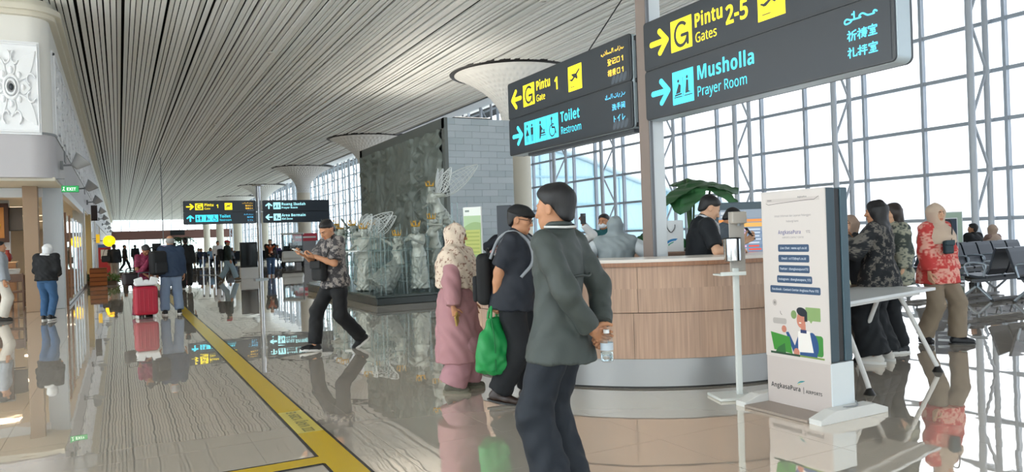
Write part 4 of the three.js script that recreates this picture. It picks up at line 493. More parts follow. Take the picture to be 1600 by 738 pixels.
function figure(o) {
  const s = (o.h || 1.7) / 1.7, lod = o.lod ?? 0, cell = o.cell || [0.014, 0.02, 0.028][lod], f = o.sex === 'f', gir = o.girth || 1, vec = (a) => V(...a), yaw = (o.yaw || 0) * DEG;
  const root = thing(o.name || 'person', o.label, o.category || 'person', [o.pos[0], o.y || 0, o.pos[1]], yaw, o.group);
  const P = V(0, 0.93, 0).add(vec(o.pelvis || [0, 0, 0])), ln = (o.lean || [0, 0, 0]).map((a) => a * DEG), Qt = new THREE.Quaternion().setFromEuler(new THREE.Euler(ln[0], ln[2], ln[1], 'YXZ')), Qp = new THREE.Quaternion().setFromEuler(new THREE.Euler(0, ln[2] * 0.4, 0)), hd = (o.head || [0, 0, 0]).map((a) => a * DEG);
  const at = (x, y, z) => V(x, y, z).applyQuaternion(Qt).add(P), X = V(1, 0, 0).applyQuaternion(Qt), Z = V(0, 0, 1).applyQuaternion(Qt), Y = V(0, 1, 0).applyQuaternion(Qt), Xp = V(1, 0, 0).applyQuaternion(Qp), Zp = V(0, 0, 1).applyQuaternion(Qp);
  const sw = f ? 0.158 : 0.178, Qh = Qt.clone().multiply(new THREE.Quaternion().setFromEuler(new THREE.Euler(hd[1], hd[0], hd[2], 'YXZ'))), nb = at(0, 0.5, -0.012), head = nb.clone().add(Y.clone().multiplyScalar(0.038)).add(V(0, 0.095, 0.02).applyQuaternion(Qh));
  const J = { at: (x, y, z) => at(x, y, z).multiplyScalar(s), P, nb, head, Qh, Qt, s, root };
  for (const [k, g] of [['L', 1], ['R', -1]]) {
    J[k + 's'] = at(g * sw, 0.455, -0.012); const w = o[k + 'W'] ? vec(o[k + 'W']) : at(g * 0.25 * (0.8 + 0.2 * gir), -0.09, 0.05), eh = o[k + 'E'] ? vec(o[k + 'E']) : V(g * 0.35, -0.2, -1).applyQuaternion(Qt); [J[k + 'e'], J[k + 'w']] = ik(J[k + 's'], w, 0.285, 0.25, eh);
    J[k + 'h'] = V(g * 0.088, -0.035, 0).applyQuaternion(Qp).add(P); const a = o[k + 'F'] ? vec(o[k + 'F']) : V(g * 0.1, 0.08, 0), kh = o[k + 'K'] ? vec(o[k + 'K']) : V(g * 0.08, 0.1, 1).applyQuaternion(Qp); [J[k + 'k'], J[k + 'a']] = ik(J[k + 'h'], a, 0.43, 0.42, kh);
  }
  const bel = o.belly || 0, SEC = (f ? [[-0.1, 0.13, 0.105], [-0.03, 0.165, 0.12], [0.07, 0.148, 0.108], [0.17, 0.125, 0.097], [0.3, 0.138, 0.112], [0.39, 0.142, 0.1], [0.46, 0.115, 0.075], [0.51, 0.055, 0.052]] : [[-0.1, 0.125, 0.1], [-0.03, 0.16, 0.115], [0.07, 0.154, 0.11], [0.17, 0.15, 0.107], [0.3, 0.164, 0.118], [0.4, 0.166, 0.11], [0.465, 0.13, 0.083], [0.51, 0.062, 0.058]]);
  const sect = (e = 0, from = -0.2, to = 0.6, flare = 0) => SEC.filter((q) => q[0] >= from && q[0] <= to).map(([y, w, d]) => { const b = y > -0.05 && y < 0.32 ? bel * Math.sin(Math.PI * clampN((y + 0.05) / 0.37, 0, 1)) : 0, gg = y < 0.42 ? gir : lerp(gir, 1, 0.7); return { p: (y < 0 ? V(0, y, 0).applyQuaternion(Qp).add(P) : at(0, y, 0)).add(Z.clone().multiplyScalar(b * 0.6)), R: y < 0 ? Xp : X, F: y < 0 ? Zp : Z, w: w * gg + e + flare * clampN((0.2 - y) / 0.3, 0, 1), d: d * gg + e + b * 0.6 + flare * clampN((0.2 - y) / 0.3, 0, 1) }; });
  const R = f ? { ua: 0.041, el: 0.034, wr: 0.023, th: 0.078, kn: 0.05, an: 0.034, ca: 0.048 } : { ua: 0.048, el: 0.039, wr: 0.026, th: 0.08, kn: 0.054, an: 0.038, ca: 0.054 };
  for (const k of ['ua', 'el', 'th', 'kn', 'ca']) R[k] *= lerp(1, gir, 0.6);
  const dirs = (a, b) => b.clone().sub(a).normalize(), mid = (a, b, t) => a.clone().lerp(b, t);
  // the body itself
  const B = [{ p: loft(sect()), k: 0.03 }, { p: cap(at(0, 0.47, -0.012), mid(nb, head, 0.6), f ? 0.046 : 0.055, f ? 0.042 : 0.05), k: 0.03 }];
  if (f) for (const g of [-1, 1]) B.push({ p: ell(at(g * 0.065, 0.3, 0.085), [0.058, 0.058, 0.05], Qt), k: 0.03 });
  for (const k of ['L', 'R']) { const e = J[k + 'e'], w = J[k + 'w'], sh = J[k + 's'], h = J[k + 'h'], kn = J[k + 'k'], an = J[k + 'a']; B.push({ p: cap(sh, e, R.ua, R.el), k: 0.05 }, { p: cap(e, mid(e, w, 0.35), R.el, R.el * 0.98), k: 0.02 }, { p: cap(mid(e, w, 0.35), w, R.el * 0.98, R.wr), k: 0.02 }, { p: cap(h, kn, R.th, R.kn), k: 0.04 }, { p: cap(kn, mid(kn, an, 0.3), R.kn, R.ca), k: 0.02 }, { p: cap(mid(kn, an, 0.3), an, R.ca, R.an), k: 0.02 }); }
  if (lod > 1) for (const k of ['L', 'R']) { const d = dirs(J[k + 'e'], J[k + 'w']); B.push({ p: cap(J[k + 'w'], J[k + 'w'].clone().addScaledVector(d, 0.12), 0.026, 0.02), k: 0.02 }); }
  const list = [finish(blob(B, cell))], place = (g, pos, q, k = 1) => { const c = g.clone(); c.applyMatrix4(new THREE.Matrix4().compose(pos, q, V(k, k, k))); return c; };
  list.push(place(headGeo(f ? 'f' : 'm', lod ? 1 : 0), head, Qh, o.headK || 1));
  J.hand = {};
  for (const [k, g] of [['L', 1], ['R', -1]]) { // hand frames
    const d = o[k + 'D'] ? vec(o[k + 'D']).normalize() : dirs(J[k + 'e'], J[k + 'w']); let n = o[k + 'N'] ? vec(o[k + 'N']) : V(-g, 0, 0.15).applyQuaternion(Qt); n.sub(d.clone().multiplyScalar(n.dot(d))).normalize(); const t = d.clone().cross(n), q = new THREE.Quaternion().setFromRotationMatrix(new THREE.Matrix4().makeBasis(t, d, n)); J.hand[k] = { d, n, q, p: J[k + 'w'].clone().addScaledVector(d, 0.07) };
    if (lod < 2) list.push(place(handGeo(k, o[k + 'C'] || 'relaxed', lod), J[k + 'w'].clone().addScaledVector(d, 0.008), q, f ? 0.92 : 1));
  }
  const body = joinBody(list), fin = (g) => g.scale(s, s, s); fin(body); part(root, 'body', body, o.bodyMat || SKIN[o.skin || 'tan']);
  // clothes
  if (o.top) { const t = o.top, e = t.ease ?? 0.018, hem = t.hem ?? -0.08, S = sect(e, -0.05, 0.47, t.flare || 0); S[S.length - 1].w += 0.01; const hs = S[0]; if (hem < -0.04) { hs.w += 0.024; hs.d += 0.03; S[1].w += 0.01; S[1].d += 0.014; } if (hem < -0.04) for (const q of [0.5, 1]) S.unshift({ p: hs.p.clone().add(V(0, (hem + 0.03) * q, (t.sway || 0) * q)), R: Xp, F: Zp, w: hs.w + 0.004 + (t.spread || 0) * q, d: hs.d + 0.004 + (t.spread || 0) * q * 0.8 }); S.push({ p: at(0, 0.512, -0.012), R: X, F: Z, w: 0.07 + e * 0.5, d: 0.066 + e * 0.5 });
    const A = [{ p: loft(S), k: 0.03 }, { p: cap(at(0, 0.45, -0.016), at(0, 0.505, -0.014), 0.074 + e * 0.3, 0.062 + e * 0.3), k: 0.03 }]; if (f) for (const g of [-1, 1]) A.push({ p: ell(at(g * 0.065, 0.295, 0.088), [0.062, 0.062, 0.055].map((v) => v + e * 0.4), Qt), k: 0.04 });
    for (const k of ['L', 'R']) { const sh = J[k + 's'], el = J[k + 'e'], w = J[k + 'w'], ex = e + (t.sleeveEase || 0); if (t.sleeve === 'short') A.push({ p: flatCap(sh, mid(sh, el, 0.86), R.ua + e + 0.004, R.el + ex + 0.012), k: 0.05 }); else { A.push({ p: cap(sh, el, R.ua + e, R.el + ex), k: 0.05 }, { p: flatCap(el, mid(el, w, t.sleeve === 'three' ? 0.6 : 0.96), R.el + ex, R.wr + ex * 0.9 + 0.004), k: 0.03 }); } }
    const cuts = t.open ? [] : []; part(root, t.name || 'shirt', fin(finish(blob(A, cell), { fold: t.fold ?? 0.0045, uv: 1, cz: -0.02 })), t.mat, t.label);
    if (t.collar !== false && lod < 2 && !o.scarf) { const ring = [], c0 = at(0, 0.5, -0.012); for (let i = 0; i <= 24; i++) { const a = i / 24 * 2 * Math.PI, front = Math.max(0, Math.cos(a)); ring.push(c0.clone().addScaledVector(X, Math.sin(a) * 0.066).addScaledVector(Z, Math.cos(a) * 0.062 + 0.004).addScaledVector(Y, 0.03 + (t.collarUp || 0) - 0.035 * front * front).toArray()); } const g = new THREE.TubeGeometry(new THREE.CatmullRomCurve3(ring.slice(0, 24).map((p) => V(...p)), true), 40, 0.013, 8, true); part(root, 'collar', fin(g), t.collarMat || t.mat); }
    if (t.cuff) for (const k of ['L', 'R']) { const el = J[k + 'e'], w = J[k + 'w']; part(root, 'cuff', fin(bar(mid(el, w, 0.8).toArray(), mid(el, w, 0.97).toArray(), R.wr + e + 0.008, 18)), t.cuff); }
  }
  if (o.bottom) { const t = o.bottom, e = t.ease ?? 0.014;
    if (t.type === 'skirt') { const S = sect(e, -0.05, 0.1), c = J.La.clone().add(J.Ra).multiplyScalar(0.5), b = S[0], hy = t.hem ?? 0.12; for (const q of [0.35, 0.7, 1]) S.unshift({ p: V(lerp(b.p.x, c.x, q), lerp(b.p.y, hy, q), lerp(b.p.z, c.z, q)), R: Xp, F: Zp, w: b.w + (t.spread ?? 0.03) * q, d: b.d + (t.spread ?? 0.03) * q }); part(root, t.name || 'skirt', fin(finish(blob([{ p: loft(S), k: 0.02 }], cell), { fold: t.fold ?? 0.008 })), t.mat); }
    else { const A = [{ p: loft(sect(e * 0.6, -0.12, o.top && (o.top.hem ?? -0.08) > -0.06 ? 0.12 : 0.02)), k: 0.03 }], lo = t.loose || 0; for (const k of ['L', 'R']) { const h = J[k + 'h'], kn = J[k + 'k'], an = J[k + 'a'], end = mid(kn, an, t.len ?? 0.97); const tk = o.top && (o.top.hem ?? -0.08) < -0.1 ? 0.022 : 0; A.push({ p: cap(h, mid(h, kn, 0.3), R.th + e + 0.004 - tk, R.th + e - 0.002), k: 0.045 }, { p: cap(mid(h, kn, 0.3), kn, R.th + e - 0.002, R.kn + e + 0.01 + lo * 0.5), k: 0.045 }, { p: flatCap(kn, end, R.kn + e + 0.01 + lo * 0.5, R.an + e + 0.016 + lo), k: 0.03 }); } part(root, 'trousers', fin(finish(blob(A, cell), { fold: t.fold ?? 0.005 })), t.mat); }
  }
  if (o.shoe) for (const [k, g] of [['L', 1], ['R', -1]]) { const a = J[k + 'a'], fy = (o[k + 'Fy'] ?? g * 8) * DEG, fp = (o[k + 'Fp'] || 0) * DEG, c = lod ? 0.012 : 0.008, geo = shoeGeo(o.shoe.kind || 'shoe', c), mtx = new THREE.Matrix4().compose(V(a.x, a.y, a.z), new THREE.Quaternion().setFromEuler(new THREE.Euler(fp, fy + ln[2] * 0.4, 0, 'YXZ')), V(1, 1, 1)).multiply(new THREE.Matrix4().makeTranslation(0, -0.08, 0)); const m = part(root, 'shoe', fin(geo[0].clone().applyMatrix4(mtx)), o.shoe.mat); if (geo[1]) part(m, 'sole', fin(geo[1].clone().applyMatrix4(mtx)), o.shoe.sole || M.black); }
  const hp = (g, name, mat, k = 1) => part(root, name, fin(place(g, head, Qh, k)), mat);
  if (o.hair) hp(hairGeo(o.hair, lod ? 1 : 0), 'hair', HAIR[o.hairColor || 'black'] || o.bodyMat);
  if (o.cap) { const g = blob([{ p: ell([0, 0.06, -0.012], [0.09, 0.075, 0.112]), k: 0.02 }, { p: ell([0, 0.052, 0.06], [0.082, 0.02, 0.07]), k: 0.03 }], lod ? 0.01 : 0.007, [], [[[0, 0.036, 0], [0, -1, -0.18]]]); hp(finish(g, { fold: 0.002 }), 'cap', o.cap); }
  if (o.scarf) { const t = o.scarf, hX = V(1, 0, 0).applyQuaternion(Qh), hZ = V(0, 0, 1).applyQuaternion(Qh), sec = (p, w, d, q = 0) => ({ p, R: hX.clone().lerp(X, q).normalize(), F: hZ.clone().lerp(Z, q).normalize(), w, d }), hl = (x, y, z) => V(x, y, z).applyQuaternion(Qh).add(head), ln2 = t.len ?? 0.3;
    const A = [{ p: ell(hl(0, 0.022, -0.006), [0.089, 0.106, 0.114], Qh), k: 0.02 }, { p: loft([sec(at(0, 0.52 - ln2, 0.0), 0.262 * (t.wide || 1), 0.205, 1), sec(at(0, 0.36, 0.0), 0.265 * (t.wide || 1), 0.2, 1), sec(at(0, 0.45, -0.005), 0.225 * (t.wide || 1), 0.155, 1), sec(at(0, 0.51, -0.01), 0.12, 0.108, 1), sec(hl(0, -0.115, -0.005), 0.086, 0.096, 0.5), sec(hl(0, -0.05, 0), 0.083, 0.1), sec(hl(0, 0.02, -0.003), 0.086, 0.106)]), k: 0.05 }]; if (ln2 > 0.35) for (const g of [-1, 1]) A.push({ p: cap(at(g * 0.08, 0.44, -0.012), at(g * 0.165, 0.425, -0.012), 0.11, 0.112), k: 0.05 }); if (t.knot) A.push({ p: cap(at(0.02, 0.46, 0.13), at(-0.03, 0.14, 0.19), 0.05, 0.085), k: 0.05 });
    part(root, 'headscarf', fin(finish(blob(A, lod ? 0.014 : 0.009, [{ p: ell(hl(0, -0.018, 0.115), [0.055, 0.078, 0.062], Qh), k: 0.012 }]), { fold: t.fold ?? 0.004, uv: 1.4 })), t.mat); }
  if (o.glasses) { const g = []; for (const x of [-1, 1]) { const r = new THREE.TorusGeometry(0.021, 0.0022, 6, 20); r.scale(1.15, 0.85, 1); r.translate(x * 0.033, 0.001, 0.101); g.push(r, bar([x * 0.057, 0.006, 0.098], [x * 0.08, 0.008, 0], 0.0022, 6)); } g.push(bar([-0.01, 0.004, 0.104], [0.01, 0.004, 0.104], 0.002, 6)); hp(merge(g), 'glasses', M.black); }
  if (o.mask) { const g = blob([{ p: ell([0, -0.055, 0.052], [0.062, 0.045, 0.066]), k: 0.02 }], 0.007, [], [[[0, 0, 0.02], [0, 0, -1]]]); hp(finish(g), 'face_mask', o.mask); }
  J.w = (v) => v.clone().multiplyScalar(s).applyAxisAngle(V(0, 1, 0), yaw).add(root.position); // a joint in the hall
  return J;
}
const shoeCache = new Map();
function shoeGeo(kind, c) { const key = kind + c; if (shoeCache.has(key)) return shoeCache.get(key); const A = [{ p: cap([0, 0.045, -0.045], [0, 0.038, 0.08], 0.041, 0.043), k: 0.02 }, { p: cap([0, 0.038, 0.08], [0, 0.03, 0.155], 0.043, 0.032), k: 0.02 }, { p: cap([0, 0.05, -0.025], [0, kind === 'sneaker' ? 0.1 : 0.085, -0.02], 0.042, 0.04), k: 0.02 }]; const g = finish(blob(A, c, [], [[[0, 0.012, 0], [0, -1, 0]]])); const q = new THREE.Shape(); q.absellipse(0, 0.045, 0.047, 0.145, 0, 2 * Math.PI); const sole = new THREE.ExtrudeGeometry(q, { depth: kind === 'sneaker' ? 0.028 : 0.014, bevelEnabled: false, curveSegments: 14 }); sole.rotateX(Math.PI / 2); sole.computeBoundingBox(); sole.translate(0, -sole.boundingBox.min.y, 0); const out = [g, norm(sole)]; shoeCache.set(key, out); return out; }
// ---------- people ----------
const loc = (yaw, s, dx, y, dz) => { const a = yaw * DEG; return [(dx * Math.cos(a) - dz * Math.sin(a)) / s, y / s, (dx * Math.sin(a) + dz * Math.cos(a)) / s]; };
const T = {
  batikGrey: mottle([0.2, 0.19, 0.2], [0.55, 0.52, 0.5], 201, 20, 0.52, 0.1), batikDark: mottle([0.09, 0.1, 0.12], [0.42, 0.4, 0.38], 207, 22, 0.56, 0.08), sage: mottle([0.25, 0.28, 0.27], [0.62, 0.62, 0.56], 211, 16, 0.5, 0.14), coral: mottle([0.78, 0.25, 0.24], [0.9, 0.66, 0.6], 217, 14, 0.56, 0.16),
  cream: mottle([0.83, 0.76, 0.69], [0.5, 0.36, 0.3], 223, 26, 0.69, 0.06), saree: mottle([0.42, 0.06, 0.2], [0.56, 0.2, 0.32], 229, 18, 0.6, 0.12), redwhite: mottle([0.75, 0.72, 0.7], [0.6, 0.12, 0.12], 233, 20, 0.55, 0.1), lime: mottle([0.85, 0.86, 0.88], [0.35, 0.36, 0.4], 239, 22, 0.6, 0.1),
};
const navy = fabric(0x0e1420), black = fabric(0x101114), white = fabric(0xd9dadb), jeans = fabric(0x3f5a7c), paleJeans = fabric(0x7d8ea6);
// man in the grey-green jacket, hands clasped behind him round a water bottle
{
  const yaw = 213, s = 1.69 / 1.7, jk = fabric(0x3f4644, 0.62);
  const m = figure({ label: 'man seen from behind in a grey-green jacket, hands clasped behind his back', pos: [2.03, -3.33], yaw, h: 1.69, girth: 0.86, head: [-4, 4, 2], hair: 'full', headK: 1.0,
    LW: [0.05, 0.935, -0.195], RW: [-0.08, 0.94, -0.205], LE: [1, -0.05, -0.25], RE: [-1, -0.05, -0.2], LD: [-0.85, -0.35, -0.15], LN: [0.1, -0.2, -1], RD: [0.45, -0.85, -0.1], RN: [-0.4, -0.3, 0.8], RC: 'grip', LC: 'hold',
    top: { name: 'jacket', mat: jk, ease: 0.024, hem: -0.165, spread: 0.035, sleeveEase: 0.004, fold: 0.006, collarMat: jk, collarUp: 0.02 }, bottom: { mat: fabric(0x121b27, 0.7), ease: 0.022, loose: 0.03, fold: 0.007 }, shoe: { mat: M.black } });
  const root = m.root, q = m.Qt, P = m.P;
  const yoke = []; for (let i = 0; i <= 20; i++) { const a = Math.PI * (0.56 + 0.88 * i / 20); yoke.push([Math.sin(a) * 0.205 * 1.0, 1.2 + 0.004 * Math.sin(i), Math.cos(a) * 0.158 - 0.002]); }
  part(root, 'yoke_seam', tube(yoke, 0.006, 30, 6), jk); part(root, 'collar_piping', tube([[0.086, 0.535, 0.03], [0.086, 0.532, -0.04], [0.05, 0.53, -0.088], [0, 0.532, -0.1], [-0.045, 0.532, -0.088]].map((p) => m.at(...p).toArray()), 0.007, 24, 6), M.white);
  for (const [k, x] of [['L', 0], ['R', 0]]) { const a = m[k + 'e'].clone().lerp(m[k + 'w'], 0.78), b = m[k + 'e'].clone().lerp(m[k + 'w'], 0.95); part(root, 'cuff', bar(a.toArray(), b.toArray(), 0.05, 18), jk); }
  const wpt = m.w(V(-0.035, 0.82, -0.245)), b = thing('water_bottle', 'small clear plastic water bottle held behind the back of the man in grey-green', 'bottle', [wpt.x, 0.755, wpt.z], 0.3);
  const pet = phys(0xf4fafc, 0.06, 0, { transmission: 0.95, thickness: 0, ior: 1.4 });
  part(b, 'body', lathe([[0, 0], [0.028, 0], [0.033, 0.008], [0.033, 0.05], [0.031, 0.055], [0.033, 0.06], [0.033, 0.1], [0.026, 0.125], [0.014, 0.14], [0.013, 0.15]], 24), pet); part(b, 'cap', cyl(0.016, 0.016, 0.018, 0, 0.146, 0), std(0xe9eef2, 0.4)); part(b, 'label_band', lathe([[0.0335, 0.06], [0.0337, 0.085], [0.0335, 0.098]], 24), std(0xb9c4cf, 0.4)); part(b, 'water', lathe([[0, 0.004], [0.03, 0.006], [0.031, 0.05], [0, 0.05]], 20), phys(0xeef7fa, 0.02, 0, { transmission: 1, thickness: 0.02, ior: 1.33 }));
}
// man with the flat cap, backpack and green tote
{
  const yaw = 52, s = 1.68 / 1.7;
  const m = figure({ label: 'man in dark shirt, black flat cap and glasses standing in profile with a backpack', pos: [2.94, -5.6], yaw, h: 1.69, girth: 1.2, belly: 0.06, lean: [8, 0, 0], head: [-4, 2, 0], hair: 'short', hairColor: 'black', cap: fabric(0x0e0e10), glasses: true,
    LF: [0.1, 0.08, 0.1], RF: [-0.1, 0.1, -0.12], RFp: 8, RW: loc(yaw, s, 2.76 - 2.93, 0.87, -5.56 + 5.6), RE: [-0.5, 0, -1], RC: 'grip', LW: [0.3, 0.85, -0.02],
    top: { mat: fabric(0x141a26, 0.7), sleeve: 'short', ease: 0.024, hem: -0.13, fold: 0.006 }, bottom: { mat: fabric(0x0d1016), ease: 0.02, loose: 0.03 }, shoe: { mat: std(0x2a1a16, 0.4) }, skin: 'tan' });
  const r = m.root, st = fabric(0x8b9096, 0.6);
  const strap = (g) => part(r, 'strap', tube([[g * 0.12, 0.28, -0.19], [g * 0.125, 0.46, -0.13], [g * 0.13, 0.53, -0.03], [g * 0.135, 0.46, 0.12], [g * 0.145, 0.3, 0.175], [g * 0.2, 0.16, 0.1]].map((p) => m.at(...p).toArray()), 0.014, 28, 8), st); strap(1); strap(-1);
  const cb = m.at(0, 0.27, 0.195); part(r, 'chest_buckle', rbox(0.1, 0.05, 0.02, 0.006, cb.x, cb.y, cb.z), M.darkSteel);
  const bp = thing('backpack', 'black backpack on the back of the man in the flat cap', 'backpack', m.w(V(0, 0.86, -0.215)).toArray(), yaw * DEG);
  part(bp, 'body', rbox(0.3, 0.44, 0.13, 0.055, 0, 0.2, 0), fabric(0x0f1013)); part(bp, 'pocket', rbox(0.24, 0.22, 0.05, 0.022, 0, 0.12, -0.075), fabric(0x14161a)); part(bp, 'top_handle', tube([[-0.04, 0.41, 0.02], [-0.03, 0.45, 0.02], [0.03, 0.45, 0.02], [0.04, 0.41, 0.02]], 0.008, 12, 6), M.black);
  // tote hanging from the right hand
  const h = m.w(m.hand.R.p), t = thing('tote_bag', 'bright green fabric tote bag hanging from the hand of the man in the cap', 'bag', [h.x - 0.02, 0.28, h.z + 0.005], yaw * DEG - 0.55);
  const X = V(1, 0, 0), Z = V(0, 0, 1), sec = (y, w, d, x = 0) => ({ p: V(x, y, 0), R: X, F: Z, w, d });
  const gm = phys(0x148a45, 0.5, 0, { sheen: 0.3 });
  part(t, 'body', finish(blob([{ p: loft([sec(0, 0.13, 0.09), sec(0.03, 0.185, 0.115), sec(0.14, 0.2, 0.12), sec(0.28, 0.165, 0.09), sec(0.4, 0.09, 0.045), sec(0.46, 0.062, 0.03, 0.01)]), k: 0.02 }], 0.011), { fold: 0.012, uv: 1 }), gm);
  for (const z of [-0.02, 0.02]) part(t, 'handle', tube([[-0.05, 0.45, z], [-0.035, 0.52, z * 0.6], [0.0, 0.555, 0], [0.045, 0.52, z * 0.6], [0.06, 0.45, z]], 0.011, 18, 8), gm); part(t, 'press_stud', sph(0.008, 0.06, 0.05, 0.092), M.chrome); for (const x of [-0.06, 0.05]) part(t, 'seam', tube([[x, 0.44, 0.035], [x * 1.4, 0.28, 0.082], [x * 1.7, 0.12, 0.105], [x * 1.6, 0.03, 0.098]], 0.005, 14, 6), std(0x0f6a36, 0.6));
}
// woman in the pink tunic and patterned headscarf
{
  const yaw = 60, s = 1.57 / 1.7;
  const pk = fabric(0xa97b80, 0.75), m = figure({ sex: 'f', label: 'woman in a dusty pink tunic and cream patterned headscarf beside the man with the cap', pos: [2.74, -6.31], yaw, h: 1.56, girth: 1.14, head: [2, 3, 0], glasses: true, scarf: { mat: printed(T.cream, 0.75, 1.2), len: 0.4, wide: 1.05, knot: true, fold: 0.008 },
    RW: [-0.33, 0.82, 0.0], RE: [-1, 0, -0.6], RD: [0.1, -0.95, 0.25], RC: 'grip', LW: [0.22, 0.83, 0.14], top: { name: 'tunic', mat: pk, ease: 0.035, hem: -0.62, spread: 0.035, fold: 0.008, sleeveEase: 0.02 }, bottom: { mat: fabric(0xa97d84), ease: 0.03, loose: 0.065, fold: 0.008 }, shoe: { mat: std(0x4d4a3c, 0.6), kind: 'sneaker', sole: std(0x6b6757, 0.7) }, LF: [0.11, 0.08, 0.06], RF: [-0.1, 0.08, -0.06] });
  const h = m.w(m.hand.R.p), w = thing('wallet', 'small gold patterned wallet in the hand of the woman in pink', 'wallet', [h.x + 0.0, h.y - 0.075, h.z + 0.03], 0.9); part(w, 'cover', rbox(0.085, 0.1, 0.018, 0.005, 0, 0.03, 0, 0, 0, 0.5), std(0xb89a55, 0.4, 0.3)); part(w, 'clasp', rbox(0.02, 0.02, 0.022, 0.004, 0.03, 0.06, 0), M.gold);
}
// man walking past reading his phone
{
  const yaw = -78, s = 1.76 / 1.7;
  const m = figure({ label: 'man in a grey batik shirt striding past while looking down at his phone', pos: [2.5, -9.72], yaw, h: 1.77, lean: [5, 0, 0], head: [12, 26, 0], hair: 'short', pelvis: [0, -0.03, 0], LF: [0.08, 0.13, -0.29], RF: [-0.08, 0.08, 0.27], LFp: 30, RFp: -6, LFy: 4, RFy: -4,
    LW: [0.08, 1.185, 0.3], RW: [-0.1, 1.21, 0.36], LE: [0.6, -1, -0.3], RE: [-0.7, -1, -0.3], LD: [-0.4, 0.1, 0.8], LN: [-0.2, 0.9, -0.2], RD: [0.2, 0.2, 0.9], RN: [0.2, 0.9, -0.2], LC: 'hold', RC: 'hold',
    top: { mat: printed(T.batikGrey, 0.8, 1.4), sleeve: 'short', ease: 0.028, hem: -0.11, fold: 0.007, sleeveEase: 0.012 }, bottom: { mat: fabric(0x0c0d11), ease: 0.016, loose: 0.016 }, shoe: { mat: std(0x15161a, 0.6), kind: 'sneaker', sole: M.white } });
  const h = m.w(m.hand.R.p), p = thing('phone', 'phone held in front of the walking man in the batik shirt', 'phone', [h.x - 0.02, h.y + 0.03, h.z], yaw * DEG); part(p, 'case', rbox(0.075, 0.012, 0.15, 0.005, 0, 0, 0, 0, -0.5), M.white); part(p, 'screen', box(0.068, 0.002, 0.14, 0, 0.0075, 0, 0, -0.5), M.black);
  const b = m.w(V(-0.02, 1.0, 0.16)), g = thing('shoulder_bag', 'black shoulder bag across the front of the walking man in batik', 'bag', [b.x, b.y - 0.12, b.z], yaw * DEG); part(g, 'body', rbox(0.3, 0.26, 0.1, 0.04, 0, 0.12, 0.05), black); part(g, 'flap', rbox(0.29, 0.1, 0.03, 0.012, 0, 0.2, 0.1), black); part(g, 'strap', tube([[0.14, 0.22, 0.05], [0.17, 0.42, -0.02], [0.1, 0.56, -0.1], [-0.05, 0.6, -0.13], [-0.15, 0.42, -0.06], [-0.14, 0.22, 0.05]], 0.01, 30, 6), M.black);
}
